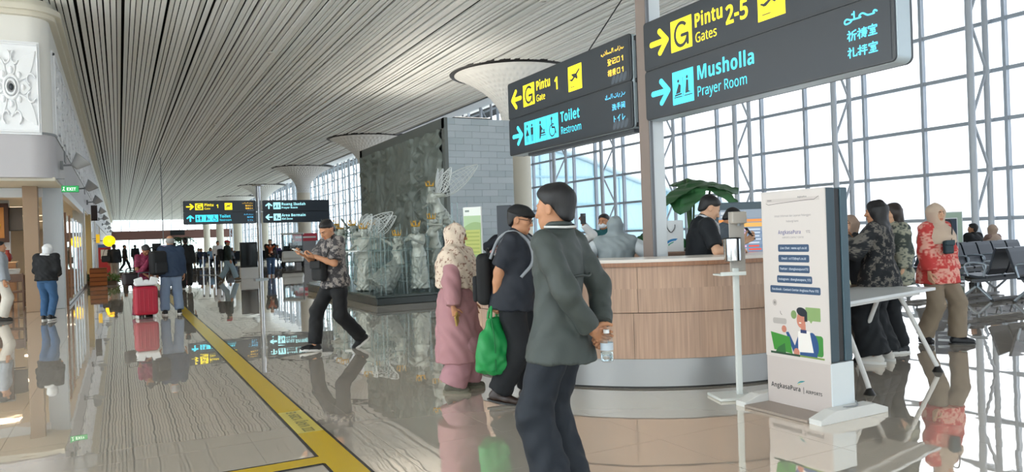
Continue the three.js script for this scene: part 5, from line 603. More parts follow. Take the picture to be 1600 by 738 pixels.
// couple with the red suitcase, further down the hall
{
  figure({ lod: 1, label: 'grey-haired man from behind in navy jacket and pale jeans next to a red suitcase', pos: [0.95, -17.15], yaw: 183, h: 1.68, girth: 1.08, hair: 'bald', hairColor: 'grey', head: [0, 4, 0], top: { name: 'jacket', mat: fabric(0x1d3049, 0.7), ease: 0.035, hem: -0.12, fold: 0.006 }, bottom: { mat: paleJeans, ease: 0.02, loose: 0.02 }, shoe: { mat: M.black, kind: 'sneaker', sole: M.white }, LF: [0.14, 0.08, 0], RF: [-0.14, 0.08, 0.02] });
  const b = thing('backpack', 'dark backpack hanging at the side of the grey-haired man in navy', 'backpack', [0.7, 0.86, -17.0], 0.5); part(b, 'body', rbox(0.34, 0.5, 0.2, 0.07, 0, 0.24, 0), black); part(b, 'pocket', rbox(0.26, 0.22, 0.06, 0.025, 0, 0.14, 0.12), fabric(0x17191d)); part(b, 'strap', tube([[-0.1, 0.45, -0.09], [-0.08, 0.56, -0.12], [0.05, 0.5, -0.14], [0.1, 0.2, -0.12]], 0.018, 16, 6), M.black);
  const w = figure({ lod: 1, sex: 'f', label: 'woman in a magenta saree bending her head over a red suitcase', pos: [0.42, -17.2], yaw: 28, h: 1.53, girth: 1.15, lean: [10, 0, 0], head: [0, 28, 0], hair: 'bun', skin: 'dark', LW: [0.1, 0.98, 0.24], RW: [-0.06, 0.95, 0.25], LE: [0.6, -0.8, -0.3], RE: [-0.6, -0.8, -0.3], top: { name: 'blouse', mat: printed(T.saree, 0.7), sleeve: 'short', ease: 0.014, hem: -0.08 }, bottom: { type: 'skirt', name: 'saree_skirt', mat: printed(T.saree, 0.7), hem: 0.05, spread: 0.06 }, shoe: { mat: M.black } });
  part(w.root, 'drape', tube([[-0.16, 0.9, 0.14], [-0.05, 1.05, 0.2], [0.1, 1.22, 0.1], [0.15, 1.27, -0.04], [0.13, 1.0, -0.18], [0.12, 0.7, -0.2]], 0.06, 24, 8), printed(T.saree, 0.7));
  const h = thing('handbag', 'dark brown handbag on the arm of the woman in the magenta saree', 'bag', [0.19, 0.66, -17.02], 0.5); part(h, 'body', rbox(0.34, 0.26, 0.14, 0.05, 0, 0.13, 0), std(0x231a1c, 0.5)); part(h, 'handle', tube([[-0.1, 0.24, 0], [-0.08, 0.34, 0], [0.08, 0.34, 0], [0.1, 0.24, 0]], 0.012, 16, 6), std(0x231a1c, 0.5));
  const c = thing('suitcase', 'upright red wheeled suitcase with a white cloth tied over its top', 'suitcase', [0.44, 0, -16.72], 0.12), red = std(0xa3142f, 0.4); part(c, 'shell', rbox(0.44, 0.58, 0.26, 0.07, 0, 0.36, 0), red); for (const x of [-0.12, -0.04, 0.04, 0.12]) part(c, 'rib', rbox(0.02, 0.46, 0.02, 0.008, x, 0.36, 0.13), red); for (const x of [-0.16, 0.16]) for (const z of [-0.09, 0.09]) part(c, 'wheel', cyl(0.035, 0.035, 0.03, 0, -0.015, 0, 14).rotateZ(Math.PI / 2).translate(x, 0.036, z), M.white); part(c, 'pull_handle', [bar([-0.1, 0.64, -0.1], [-0.1, 0.92, -0.1], 0.01), bar([0.1, 0.64, -0.1], [0.1, 0.92, -0.1], 0.01), bar([-0.1, 0.92, -0.1], [0.1, 0.92, -0.1], 0.014)], M.darkSteel);
  const k = thing('folded_cloth', 'white cloth tied over the top of the red suitcase', 'cloth', [0.45, 0.655, -16.72], 0.12); part(k, 'fold', rbox(0.42, 0.1, 0.26, 0.045, 0, 0.055, 0), white); part(k, 'knot', [sph(0.05, 0, 0.09, 0.08, 1.3, 0.8, 1), rbox(0.16, 0.12, 0.05, 0.02, -0.14, 0.11, 0.1, 0, 0, 0.3), rbox(0.16, 0.12, 0.05, 0.02, 0.14, 0.11, 0.1, 0, 0, -0.3)], white);
}
figure({ lod: 1, label: 'tall man in black walking away behind the couple along the yellow line', pos: [1.95, -26.9], yaw: 176, h: 1.72, hair: 'short', LF: [0.09, 0.08, 0.2], RF: [-0.09, 0.13, -0.2], RFp: 30, top: { mat: fabric(0x15191d), ease: 0.03 }, bottom: { mat: black, loose: 0.02 }, shoe: { mat: M.black, kind: 'sneaker', sole: M.white } });
figure({ lod: 1, label: 'person in white head covering, black jacket and blue jeans by the shop pillar', pos: [-1.34, -17.95], yaw: 160, h: 1.6, lean: [6, 0, 0], head: [-25, 12, 0], scarf: { mat: white, len: 0.05, wide: 0.6 }, LW: [0.12, 1.02, 0.24], RW: [-0.16, 1.0, 0.22], LF: [0.1, 0.08, 0.06], RF: [-0.1, 0.09, -0.08], top: { name: 'jacket', mat: black, ease: 0.045, hem: -0.06, fold: 0.008 }, bottom: { mat: fabric(0x34587e), ease: 0.018 }, shoe: { mat: M.black, kind: 'sneaker', sole: M.white } });
figure({ lod: 1, label: 'person in pale grey top and white trousers cut off by the left picture edge', pos: [-2.2, -18.65], yaw: 100, h: 1.68, hair: 'short', top: { mat: fabric(0x9aa0a8), ease: 0.03 }, bottom: { mat: fabric(0xcfc8bd), loose: 0.03, ease: 0.02 }, shoe: { mat: std(0x2a2520, 0.5) } });
// behind the counter
{
  const yaw = 62, s = 1.8 / 1.7;
  const m = figure({ label: 'counter clerk in a black shirt and patterned lanyard reading a phone', pos: [5.16, -5.76], yaw, h: 1.79, girth: 1.05, lean: [9, 0, 0], head: [2, 20, 0], hair: 'short', skin: 'light', RW: loc(yaw, s, 0.2, 1.2, 0.36), RE: [-0.8, -0.9, -0.4], LW: [0.06, 1.2, 0.47], LE: [0.8, -0.9, 0], LD: [-0.2, 0.5, 0.8], LN: [-0.6, 0.3, -0.6], LC: 'hold', RD: [0.6, 0.1, 0.8], RN: [0.5, -0.6, 0], top: { mat: fabric(0x10151c), sleeve: 'short', ease: 0.022, hem: -0.1 }, bottom: { mat: black, ease: 0.016 }, shoe: { mat: M.black } });
  part(m.root, 'lanyard', tube([[0.0, 0.535, -0.085], [0.075, 0.535, -0.02], [0.09, 0.48, 0.1], [0.05, 0.36, 0.145], [0.0, 0.2, 0.16], [-0.05, 0.36, 0.145], [-0.09, 0.48, 0.1], [-0.075, 0.535, -0.02], [0.0, 0.535, -0.085]].map((p) => m.at(...p).toArray()), 0.013, 40, 6), printed(T.lime, 0.6, 4));
  const h = m.w(m.hand.L.p), p = thing('phone', 'dark phone held up by the clerk in the black shirt', 'phone', [h.x, h.y + 0.05, h.z], yaw * DEG); part(p, 'case', rbox(0.075, 0.15, 0.01, 0.004, 0, 0, 0, 0, -0.6), M.black); part(p, 'screen', box(0.068, 0.14, 0.002, 0, 0, -0.0065, 0, -0.6), std(0x1a2430, 0.2));
}
figure({ lod: 1, label: 'colleague in a grey shirt bowing his head behind the clerk in black', pos: [5.85, -6.25], yaw: 65, h: 1.7, lean: [16, 0, 0], head: [0, 26, 0], hair: 'short', top: { mat: fabric(0x56606a), ease: 0.03 }, bottom: { mat: navy }, shoe: { mat: M.black } });
figure({ lod: 0, sex: 'f', label: 'woman behind the counter in a pale grey headscarf seen from behind', pos: [4.78, -6.62], yaw: 146, h: 1.6, girth: 1.05, head: [-6, 4, 0], LW: [0.3, 1.14, 0.18], RW: [-0.34, 1.14, 0.16], LE: [0.9, -0.5, -0.3], RE: [-0.9, -0.5, -0.3], scarf: { mat: fabric(0x8d979b, 0.7), len: 0.42, wide: 0.78, fold: 0.007 }, top: { name: 'blouse', mat: fabric(0xc6cdd2), ease: 0.035, hem: -0.1, fold: 0.008, sleeveEase: 0.02 }, bottom: { type: 'skirt', mat: navy, hem: 0.1 }, shoe: { mat: M.black } });
figure({ lod: 1, label: 'man in teal shirt and white face mask on the far side of the counter', pos: [6.6, -9.42], yaw: -40, h: 1.71, head: [-20, 0, 0], hair: 'short', mask: std(0xdfe6ee, 0.7), top: { mat: fabric(0x1f5a60), ease: 0.03 }, bottom: { mat: navy }, shoe: { mat: M.black } });
{
  const m = figure({ lod: 1, label: 'dark-haired person filming over the counter with a raised phone', pos: [6.15, -9.66], yaw: -38, h: 1.58, head: [10, 0, 0], hair: 'short', skin: 'dark', LW: [0.22, 1.66, 0.28], LE: [0.8, -0.4, 0], LD: [-0.2, 1, 0.1], LN: [-0.5, 0, -0.5], LC: 'hold', RW: [-0.05, 1.4, 0.3], RE: [-0.8, -0.6, 0], RD: [0.2, 1, 0.2], top: { mat: white, sleeve: 'long', ease: 0.03 }, bottom: { mat: navy }, shoe: { mat: M.black } });
  const h = m.w(m.hand.L.p), p = thing('phone', 'dark phone raised high to film over the counter', 'phone', [h.x, h.y + 0.02, h.z + 0.03], -38 * DEG); part(p, 'case', rbox(0.08, 0.16, 0.012, 0.004), M.black); part(p, 'camera_bump', rbox(0.03, 0.03, 0.008, 0.003, 0.02, 0.05, 0.008), M.darkSteel);
}
figure({ lod: 1, sex: 'f', label: 'person in a red and white headscarf behind the man with the flat cap', pos: [4.95, -9.5], yaw: -20, h: 1.68, scarf: { mat: printed(T.redwhite, 0.7, 2), len: 0.26 }, LW: [0.2, 1.45, 0.3], LE: [0.8, -0.4, 0], RW: [-0.12, 1.4, 0.3], RE: [-0.8, -0.5, 0], top: { mat: navy, ease: 0.03 }, bottom: { mat: navy }, shoe: { mat: M.black } });
// the three friends at the table and the woman in coral
{
  figure({ sex: 'f', label: 'woman with long black hair and dark batik blouse, back turned, at the folding table', pos: [6.8, -4.92], yaw: -162, h: 1.66, girth: 1.08, head: [0, 2, 0], hair: 'long', LW: [0.14, 1.28, 0.3], RW: [-0.1, 1.3, 0.3], LE: [0.7, -0.8, -0.2], RE: [-0.7, -0.8, -0.2], LF: [0.13, 0.08, 0.02], RF: [-0.13, 0.08, 0], top: { name: 'blouse', mat: printed(T.batikDark, 0.8, 1.3), ease: 0.035, hem: -0.2, spread: 0.02, fold: 0.009, sleeveEase: 0.025 }, bottom: { mat: fabric(0x11161c), ease: 0.03, loose: 0.075, fold: 0.009 }, shoe: { mat: std(0xd8d4cd, 0.6), kind: 'sneaker', sole: M.white } });
  figure({ sex: 'f', label: 'woman with long brown hair in sage batik blouse and black trousers', pos: [7.47, -5.22], yaw: -112, h: 1.64, head: [8, 0, 0], hair: 'long', hairColor: 'brown', skin: 'light', LW: [0.2, 0.83, 0.05], RW: [-0.22, 0.83, 0.06], top: { name: 'blouse', mat: printed(T.sage, 0.8, 1.2), ease: 0.04, hem: -0.16, fold: 0.009, sleeve: 'three', sleeveEase: 0.025 }, bottom: { mat: fabric(0x0f141b), ease: 0.018, loose: 0.02 }, shoe: { mat: std(0x20242a, 0.6), kind: 'sneaker', sole: M.white } });
  const m = figure({ lod: 0, sex: 'f', label: 'person in beige holding up a phone tripod behind the kiosk', pos: [7.08, -5.45], yaw: -80, h: 1.52, head: [0, -4, 0], scarf: { mat: fabric(0x9c8474), len: 0.26 }, skin: 'light', LW: [0.06, 1.38, 0.33], RW: [-0.04, 1.3, 0.3], LE: [0.7, -0.9, -0.1], RE: [-0.7, -0.9, -0.1], LD: [-0.5, 0.7, 0.4], RD: [0.5, 0.7, 0.4], LC: 'hold', RC: 'hold', top: { mat: fabric(0x35383d), ease: 0.03 }, bottom: { mat: fabric(0x9f8f7e), ease: 0.02, loose: 0.04 }, shoe: { mat: M.white, kind: 'sneaker', sole: M.white } });
  const h = m.w(m.hand.L.p), t = thing('mini_tripod', 'black pocket tripod held folded in the hands of the person in beige', 'tripod', [h.x - 0.03, h.y - 0.16, h.z], 0.2); for (const [x, z] of [[-0.018, 0], [0.018, 0.01], [0, -0.018]]) part(t, 'leg', bar([x * 1.2, 0, z], [x * 0.6, 0.24, z * 0.6], 0.008, 8), M.black); part(t, 'head', [sph(0.028, 0, 0.26, 0), rbox(0.08, 0.025, 0.03, 0.006, 0, 0.3, 0), sph(0.018, -0.02, 0.34, 0)], M.black);
}
{
  const yaw = -6, s = 1.64 / 1.7;
  const m = figure({ sex: 'f', label: 'woman in coral batik blouse, cream headscarf and khaki trousers by the seats', pos: [8.33, -5.28], yaw, h: 1.63, girth: 1.08, head: [-8, 2, 4], scarf: { mat: fabric(0xcbb5a2, 0.75), len: 0.24, wide: 0.85 }, skin: 'light', LW: [0.25, 0.84, 0.02], RW: [-0.26, 0.86, 0.1], LF: [0.12, 0.08, 0.14], RF: [-0.14, 0.09, -0.1], LFy: 50, RFy: -20, top: { name: 'blouse', mat: printed(T.coral, 0.8, 1.1), ease: 0.04, hem: -0.2, spread: 0.025, fold: 0.008, sleeveEase: 0.02 }, bottom: { mat: fabric(0x8b7d6c), ease: 0.02, loose: 0.03 }, shoe: { mat: std(0x24262c, 0.5) } });
  const b = m.w(V(-0.06, 1.16, 0.2)), g = thing('crossbody_bag', 'small dark teal bag worn across the chest of the woman in coral', 'bag', [b.x, b.y - 0.07, b.z], yaw * DEG); part(g, 'body', rbox(0.14, 0.15, 0.05, 0.02, 0, 0.07, 0), std(0x1d343c, 0.6)); part(g, 'flap', rbox(0.14, 0.06, 0.02, 0.008, 0, 0.12, 0.025), std(0x243f48, 0.6)); part(g, 'strap', tube([[0.05, 0.14, 0], [0.12, 0.3, -0.04], [0.17, 0.38, -0.12], [0.12, 0.3, -0.3]], 0.007, 16, 6), std(0x2a3438, 0.6));
}
// ---------- yellow guide line on the floor ----------
{
  const L = thing('floor_line', 'yellow guide line with black edges running along the polished floor', 'floor marking', [0, 0, 0]);
  const ym = std(0xc9a81a, 0.22), bm = std(0x17181a, 0.25), y = 0.0035, t = 0.004, x0 = 1.1, x1 = 1.335;
  part(L, 'stripe', box(x1 - x0 - 0.04, t, 62, (x0 + x1) / 2, y, -36.2), ym); for (const x of [x0 + 0.01, x1 - 0.01]) part(L, 'edge', x < 1.2 ? [box(0.02, t, 62.5, x, y, -36.2)] : [box(0.02, t, 65, x, y, -34.7)], bm);
  part(L, 'stripe', box(0.195, t, 4, (x0 + x1) / 2, y, -3.2), ym); part(L, 'branch', box(1.3, t, 0.16, 0.47, y, -4.86), ym); for (const z of [-4.95, -4.77]) part(L, 'edge', box(1.3, t, 0.02, 0.46, y, z), bm); part(L, 'edge', box(0.02, t, 3.6, x0 + 0.01, y, -2.96), bm);
  const tx = canvasTex(512, 128, (g, w, h) => { g.fillStyle = '#c9b95a'; g.fillRect(0, 0, w, h); g.fillStyle = '#4a452a'; g.font = 'bold 76px sans-serif'; g.textAlign = 'center'; g.fillText('III VARJ 1289 E', w / 2, 92, w - 40); });
  const pt = part(L, 'lettering_panel', new THREE.PlaneGeometry(0.78, 0.19), std(0xffffff, 0.3, 0, { map: tx })); pt.rotation.set(-Math.PI / 2, 0, Math.PI / 2); pt.position.set((x0 + x1) / 2, 0.0062, -6.0);
}
// ---------- carved relief monument ----------
{
  const B = struct('wall_monument'), x0 = 8.0, x1 = 10.05, z0 = -18.75, z1 = -26.8, H = 4.71, st = std(0x8d979c, 0.6);
  part(B, 'core', box(x1 - x0 - 0.06, H - 0.03, z0 - z1 - 0.06, (x0 + x1) / 2, (H - 0.03) / 2, (z0 + z1) / 2), std(0x5d6468, 0.7));
  const r = rng(31), tones = [0xb3bdc3, 0xb8c1c7, 0xadb8be].map((c) => std(c, 0.55)), rows = 26, th = (H - 0.02) / rows;
  for (let i = 0; i < rows; i++) { let x = x0 + 0.01; const n = 4, w = (x1 - x0 - 0.02) / n, off = (i % 2) * w / 2; for (let k = 0; k <= n; k++) { const a = Math.max(x0 + 0.01, x0 + 0.01 + k * w - off), b = Math.min(x1 - 0.01, x0 + 0.01 + (k + 1) * w - off); if (b - a > 0.05) part(B, 'tile', rbox(b - a - 0.004, th - 0.004, 0.04, 0.003, (a + b) / 2, 0.01 + (i + 0.5) * th, z0 - 0.015 + (r() - 0.5) * 0.006), tones[(r() * 3) | 0]); } }
  const fr = std(0x6d726f, 0.5, 0.2), cz = (z0 + z1) / 2, LZ = z0 - z1;
  part(B, 'frame', [rbox(0.1, 0.3, LZ, 0.01, x0, H - 0.15, cz), rbox(0.1, 0.35, LZ, 0.01, x0, 0.18, cz), rbox(0.1, H, 0.22, 0.01, x0, H / 2, z0 - 0.1), rbox(0.1, H, 0.3, 0.01, x0, H / 2, z1 + 0.14)], fr);
  // the relief itself: a stone sheet carved with hills, temples, trees and figures
  const W = LZ - 0.5, Hh = H - 0.6, nx = 260, ny = 130, g = new THREE.PlaneGeometry(W, Hh, nx, ny), p = g.attributes.position, m1 = valueNoise(61, 16), m2 = valueNoise(62, 32), m3 = valueNoise(63, 64), rr = rng(64), lumps = [];
  for (let i = 0; i < 90; i++) lumps.push([(rr() - 0.5) * W, (rr() - 0.5) * Hh, 0.1 + rr() * 0.35, 0.06 + rr() * 0.2, rr() * 3.1, 0.03 + rr() * 0.06]);
  for (let i = 0; i < p.count; i++) { const x = p.getX(i), y = p.getY(i), u = x * 1.3 + 20, v = y * 1.3 + 20; let h = 0.09 * m1(u, v) + 0.07 * m2(u * 2.3, v * 3.1) + 0.03 * m3(u * 6, v * 6) + 0.05 * Math.sin(6 * m1(u * 0.7, v * 0.7 + 5) * 6.28); for (const [a, b, w, q, t, e] of lumps) { const dx = x - a, dy = y - b, c = Math.cos(t), s = Math.sin(t), X = (dx * c + dy * s) / w, Y = (dy * c - dx * s) / q, d = X * X + Y * Y; if (d < 1) h += e * Math.sqrt(1 - d); } p.setZ(i, h); }
  g.computeVertexNormals(); const q = part(B, 'carved_relief', g, std(0x7b837d, 0.5, 0.15)); q.rotation.y = -Math.PI / 2; q.position.set(x0 + 0.02, H / 2 + 0.02, cz - 0.03);
}
// ---------- display plinth with the rod lattice ----------
{
  const b = thing('display_plinth', 'low dark green-black display plinth carrying the winged statues', 'plinth', [6.05, 0, -18.75]);
  part(b, 'base', rbox(2.4, 0.16, 6.6, 0.015, 0, 0.08, 0), std(0x1e2726, 0.3)); part(b, 'top_slab', rbox(2.46, 0.05, 6.66, 0.01, 0, 0.185, 0), std(0x2f3b3a, 0.25)); part(b, 'ledge', rbox(1.0, 0.12, 2.4, 0.01, -0.1, 0.06, -4.6), std(0x97a29d, 0.4));
  const l = thing('rod_lattice', 'clear acrylic rod lattice standing between the statues', 'lattice', [6.05, 0.21, -18.75]), cm = phys(0xdfeaea, 0.1, 0, { transmission: 0.9, thickness: 0, ior: 1.35 }), r = rng(88);
  const xs = []; for (let z = -3.0; z <= 3.05; z += 0.3) for (const x of [-0.95, -0.45, 0.1, 0.65, 1.05]) { const h = 0.9 + r() * 0.7 + (z > 1.2 && x > 0.3 ? 0.55 : 0); part(l, 'rod', bar([x + r() * 0.1, 0, z], [x + r() * 0.1, h, z], 0.016, 6), cm); }
  for (const y of [0.25, 0.6, 0.95, 1.25]) { for (const x of [-0.9, -0.4, 0.15, 0.7, 1.1]) part(l, 'cross_rod', bar([x, y, -3.05], [x, y, 3.1], 0.012, 6), cm); for (let z = -2.9; z < 3.1; z += 0.9) part(l, 'cross_rod', bar([-1, y, z], [1.15, y, z], 0.012, 6), cm); }
}
// ---------- winged statues ----------
{
  const sil = std(0xa9aea6, 0.45, 0.3), silD = std(0x969d97, 0.5, 0.3), sil2 = std(0xb6bbb3, 0.45, 0.25), lace = std(0xd9dedc, 0.4, 0.2);
  const wing = (len, wid) => { const g = [], out = [], f = (t) => wid * Math.pow(Math.sin(Math.PI * Math.pow(t, 0.75)), 0.8); for (let i = 0; i <= 20; i++) out.push([len * i / 20, f(i / 20) * 0.55, 0]); for (let i = 19; i > 0; i--) out.push([len * i / 20, -f(i / 20) * 0.45, 0]); const ring = new THREE.TubeGeometry(new THREE.CatmullRomCurve3(out.map((p) => V(...p)), true), 70, 0.014, 6, true); g.push(ring);
    for (const k of [-0.34, -0.12, 0.12, 0.36]) { const p = []; for (let i = 0; i <= 8; i++) { const t = 0.02 + 0.9 * i / 8; p.push([len * t, f(t) * k + 0.01 * Math.sin(i * 2), 0]); } g.push(tube(p, 0.008, 14, 5)); } for (let i = 2; i < 12; i++) { const t = i / 13; g.push(tube([[len * t, f(t) * 0.5, 0], [len * (t + 0.03), 0, 0], [len * t, -f(t) * 0.42, 0]], 0.006, 8, 5)); } return merge(g); };
  const crown = () => { const g = [new THREE.TorusGeometry(0.085, 0.014, 8, 24).rotateX(Math.PI / 2)]; for (let i = 0; i < 8; i++) { const a = i * 0.785; g.push(bar([0.085 * Math.sin(a), 0, 0.085 * Math.cos(a)], [0.11 * Math.sin(a), 0.08 + 0.05 * (i % 2), 0.11 * Math.cos(a)], 0.012, 6, 0.003)); } g.push(sph(0.025, 0, 0.1, 0.06)); return merge(g); };
  const cg = crown();
  // [label, x, y, z, yaw, h, pose]
  const D = [
    ['fairy statue flying highest with large lace wings and gold crown', 6.95, 1.32, -16.9, -70, 1.45, { wings: 1.25, LW: [0.3, 1.25, 0.35], RW: [-0.2, 1.0, 0.4], lean: [28, 0, 0], head: [0, -10, 0], skirt: 0.5, up: true }],
    ['statue of a seated dancer with arms out over a long pleated skirt', 5.6, 0.3, -16.4, -80, 1.5, { LW: [0.62, 1.28, 0.15], RW: [-0.55, 1.3, 0.1], seat: true, lean: [-6, 8, 0] }],
    ['statue reaching forward behind the seated dancer, head in gold ornaments', 6.1, 0.25, -16.1, -60, 1.55, { LW: [0.2, 1.25, 0.45], RW: [-0.4, 1.1, 0.3], lean: [18, -6, 10] }],
    ['statue with raised elbows below the highest fairy', 6.6, 0.45, -16.35, -85, 1.5, { LW: [0.35, 1.45, 0.25], RW: [-0.2, 1.2, 0.35], lean: [8, -12, -10] }],
    ['standing statue holding a flat tray at the front edge of the plinth', 5.15, 0.21, -17.3, -60, 1.55, { LW: [0.22, 1.0, 0.4], RW: [-0.2, 1.0, 0.42] }],
    ['statue with lace wings spread behind the tray bearer', 5.4, 0.3, -18.4, -70, 1.6, { wings: 1.0, LW: [0.3, 1.3, 0.3], lean: [14, 6, 0] }],
    ['statue crowded between the winged pair, one arm lifted', 6.1, 0.3, -19.2, -50, 1.6, { RW: [-0.3, 1.6, 0.2], lean: [4, 10, 20] }],
    ['statue with folded arms near the far end of the plinth', 5.25, 0.21, -19.7, -75, 1.6, { LW: [0.1, 1.15, 0.28], RW: [-0.1, 1.1, 0.28] }],
    ['farthest statue with both arms raised', 5.45, 0.3, -20.9, -60, 1.65, { LW: [0.4, 1.7, 0.1], RW: [-0.4, 1.7, 0.1] }],
    ['statue with small wings behind the farthest pair', 6.1, 0.3, -20.2, -70, 1.65, { wings: 0.9 }],
  ];
  D.forEach(([label, x, y, z, yaw, h, o], i) => {
    const m = figure({ name: 'statue', category: 'statue', lod: 1, sex: 'f', label, group: 'silver fairy statues', pos: [x, z], y, yaw, h, bodyMat: [sil, sil2, silD][i % 3], hair: 'bun', hairColor: 'x', girth: 1.02, head: o.head || [0, 6, 0], lean: o.lean, LW: o.LW, RW: o.RW, pelvis: o.seat ? [0, -0.28, -0.1] : o.up ? [0, 0, 0] : [0.03 * Math.sin(i * 2), -0.02, 0], LF: o.seat ? [0.12, 0.06, 0.5] : o.up ? [0.06, 0.3, -0.35] : [0.1, 0.06, 0.03], RF: o.seat ? [-0.12, 0.06, 0.46] : o.up ? [-0.06, 0.2, -0.45] : [-0.1, 0.06, -0.03], top: { name: 'bodice', mat: sil2, sleeve: 'short', ease: 0.01, hem: -0.06, collar: false, fold: 0.004 }, bottom: { type: 'skirt', mat: [sil, silD][i % 2], hem: o.up ? 0.35 : 0.03, spread: o.seat ? 0.16 : 0.06, fold: 0.024 } });
    const c = part(m.root, 'crown', cg, M.gold); c.position.copy(m.head.clone().add(V(0, 0.1, 0).applyQuaternion(m.Qh)).multiplyScalar(m.s));
    if (o.wings) for (const [g, k, a] of [[1, 1, 0.15], [-1, 1, 0.15], [1, 0.62, 0.95], [-1, 0.62, 0.95]]) { const w = part(m.root, 'wing', wing(o.wings * k, 0.42 * k), lace), b = m.at(g * 0.05, 0.36, -0.14); w.position.copy(b); w.rotation.set(0, g > 0 ? 0.7 : Math.PI - 0.7, 0); w.rotation.order = 'YXZ'; w.rotation.z = 0.55 + a * 0.6; w.rotation.y = g > 0 ? 0.95 : 2.2; }
  });
  const t = thing('tray', 'thin pale tray resting on the hands of the statue at the plinth edge', 'tray', [4.86, 1.16, -17.12], -60 * DEG); part(t, 'plate', rbox(0.5, 0.02, 0.3, 0.008, 0, 0, 0), lace); part(t, 'rim', [box(0.5, 0.03, 0.01, 0, 0.01, 0.15), box(0.5, 0.03, 0.01, 0, 0.01, -0.15)], lace);
}
// added fill lamps, hidden on top of the monument, brightening the ceiling
for (let i = 0; i < 3; i++) {
  const u = thing('added_uplight', ['added fill lamp on the monument top nearest its grey end wall', 'middle added fill lamp of the three on the monument top', 'added fill lamp on the monument top at its far end'][i], 'lamp', [9.05, 4.71, -20 - i * 2.8], 0, 'added monument lamps');
  part(u, 'trough', [box(1.2, 0.1, 1.6, 0, 0.05, 0)], M.darkSteel); part(u, 'glowing_panel', box(1.1, 0.02, 1.5, 0, 0.105, 0), std(0xffffff, 0.5, 0, { emissive: 0xfff6e8, emissiveIntensity: 1.5 }));
  const a = new THREE.RectAreaLight(0xfff6e8, 3, 1.1, 1.5); a.position.set(0, 0.13, 0); a.rotation.x = Math.PI / 2; u.add(a);
}
// ---------- waiting seats on the right ----------
const seatDark = std(0x1b2430, 0.35, 0.25), seatEdge = std(0x9aa6b2, 0.3, 0.7);
function bench(label, n, pos, yaw, group) {
  const b = thing('seat_bench', label, 'bench', pos, yaw, group), W = 0.56, sheet = (pts, t, w) => { const s = new THREE.Shape(), up = [], dn = []; pts.forEach((p, i) => { const a = pts[Math.max(0, i - 1)], c = pts[Math.min(pts.length - 1, i + 1)], L = Math.hypot(c[0] - a[0], c[1] - a[1]), nx = -(c[1] - a[1]) / L * t / 2, ny = (c[0] - a[0]) / L * t / 2; up.push([p[0] + nx, p[1] + ny]); dn.unshift([p[0] - nx, p[1] - ny]); }); [...up, ...dn].forEach((p, i) => s[i ? 'lineTo' : 'moveTo'](...p)); const g = new THREE.ExtrudeGeometry(s, { depth: w, bevelEnabled: true, bevelSize: 0.006, bevelThickness: 0.006, bevelSegments: 1 }); g.rotateY(-Math.PI / 2); g.translate(w / 2, 0, 0); return g; };
  const pan = sheet([[-0.2, 0.405], [-0.05, 0.4], [0.12, 0.425], [0.24, 0.435], [0.27, 0.42]], 0.03, 0.5), back = sheet([[-0.2, 0.46], [-0.245, 0.55], [-0.29, 0.7], [-0.33, 0.84], [-0.36, 0.9]], 0.028, 0.5), arm = merge([tube([[0, 0.42, -0.16], [0, 0.62, -0.2], [0, 0.645, -0.12], [0, 0.645, 0.1], [0, 0.6, 0.16], [0, 0.42, 0.1]], 0.018, 28, 8)]);
  for (let i = 0; i < n; i++) { const x = (i + 0.5) * W, p = part(b, 'seat', pan, seatDark); p.position.x = x; const q = part(b, 'backrest', back, seatDark); q.position.x = x; }
  for (let i = 0; i <= n; i++) part(b, 'armrest', arm, seatEdge).position.x = i * W;
  part(b, 'beam', box(n * W + 0.1, 0.06, 0.08, n * W / 2, 0.34, -0.02), M.darkSteel);
  for (const x of n > 2 ? [0.05, n * W - 0.05] : [n * W / 2]) for (const s of [-1, 1]) { const l = part(b, 'leg', [bar([x, 0.34, -0.02], [x, 0.24, -0.02], 0.035, 10), bar([x, 0.25, -0.02], [x, 0.025, s * 0.26], 0.026, 10)], seatEdge); part(l, 'glide', cyl(0.035, 0.03, 0.022, x, 0, s * 0.265, 12), M.black); }
  return b;
}
bench('nearest waiting bench facing the far end of the hall', 7, [17.1, 0, -7.7], Math.PI, 'waiting benches'); bench('waiting bench back to back with the nearest one, facing the camera', 7, [13.16, 0, -6.8], 0, 'waiting benches');
bench('second waiting bench back, facing the camera side', 6, [15.0, 0, -9.35], 0, 'waiting benches'); bench('second waiting bench back, facing away, with two people seated', 6, [18.4, 0, -10.25], Math.PI, 'waiting benches'); bench('third waiting bench back, below the advertising stands', 5, [15.6, 0, -12.6], 0, 'waiting benches');
const seatP = (o) => figure({ lod: 1, pelvis: [0, -0.38, 0.0], LF: [0.11, 0.08, 0.46], RF: [-0.11, 0.08, 0.46], LW: [0.12, 0.66, 0.32], RW: [-0.12, 0.66, 0.32], lean: [-4, 0, 0], shoe: { mat: M.black }, hair: 'short', ...o });
seatP({ label: 'traveller in black seated with his back turned on the second bench', pos: [17.4, -10.2], yaw: 178, h: 1.72, girth: 1.15, top: { mat: black, ease: 0.05 }, bottom: { mat: navy } });
seatP({ sex: 'f', label: 'traveller in a beige headscarf seated beside the one in black', pos: [18.1, -10.15], yaw: 172, h: 1.66, hair: null, scarf: { mat: fabric(0xb59d8c), len: 0.24, wide: 0.9 }, top: { mat: fabric(0x8a6f66), ease: 0.04 }, bottom: { mat: navy } });
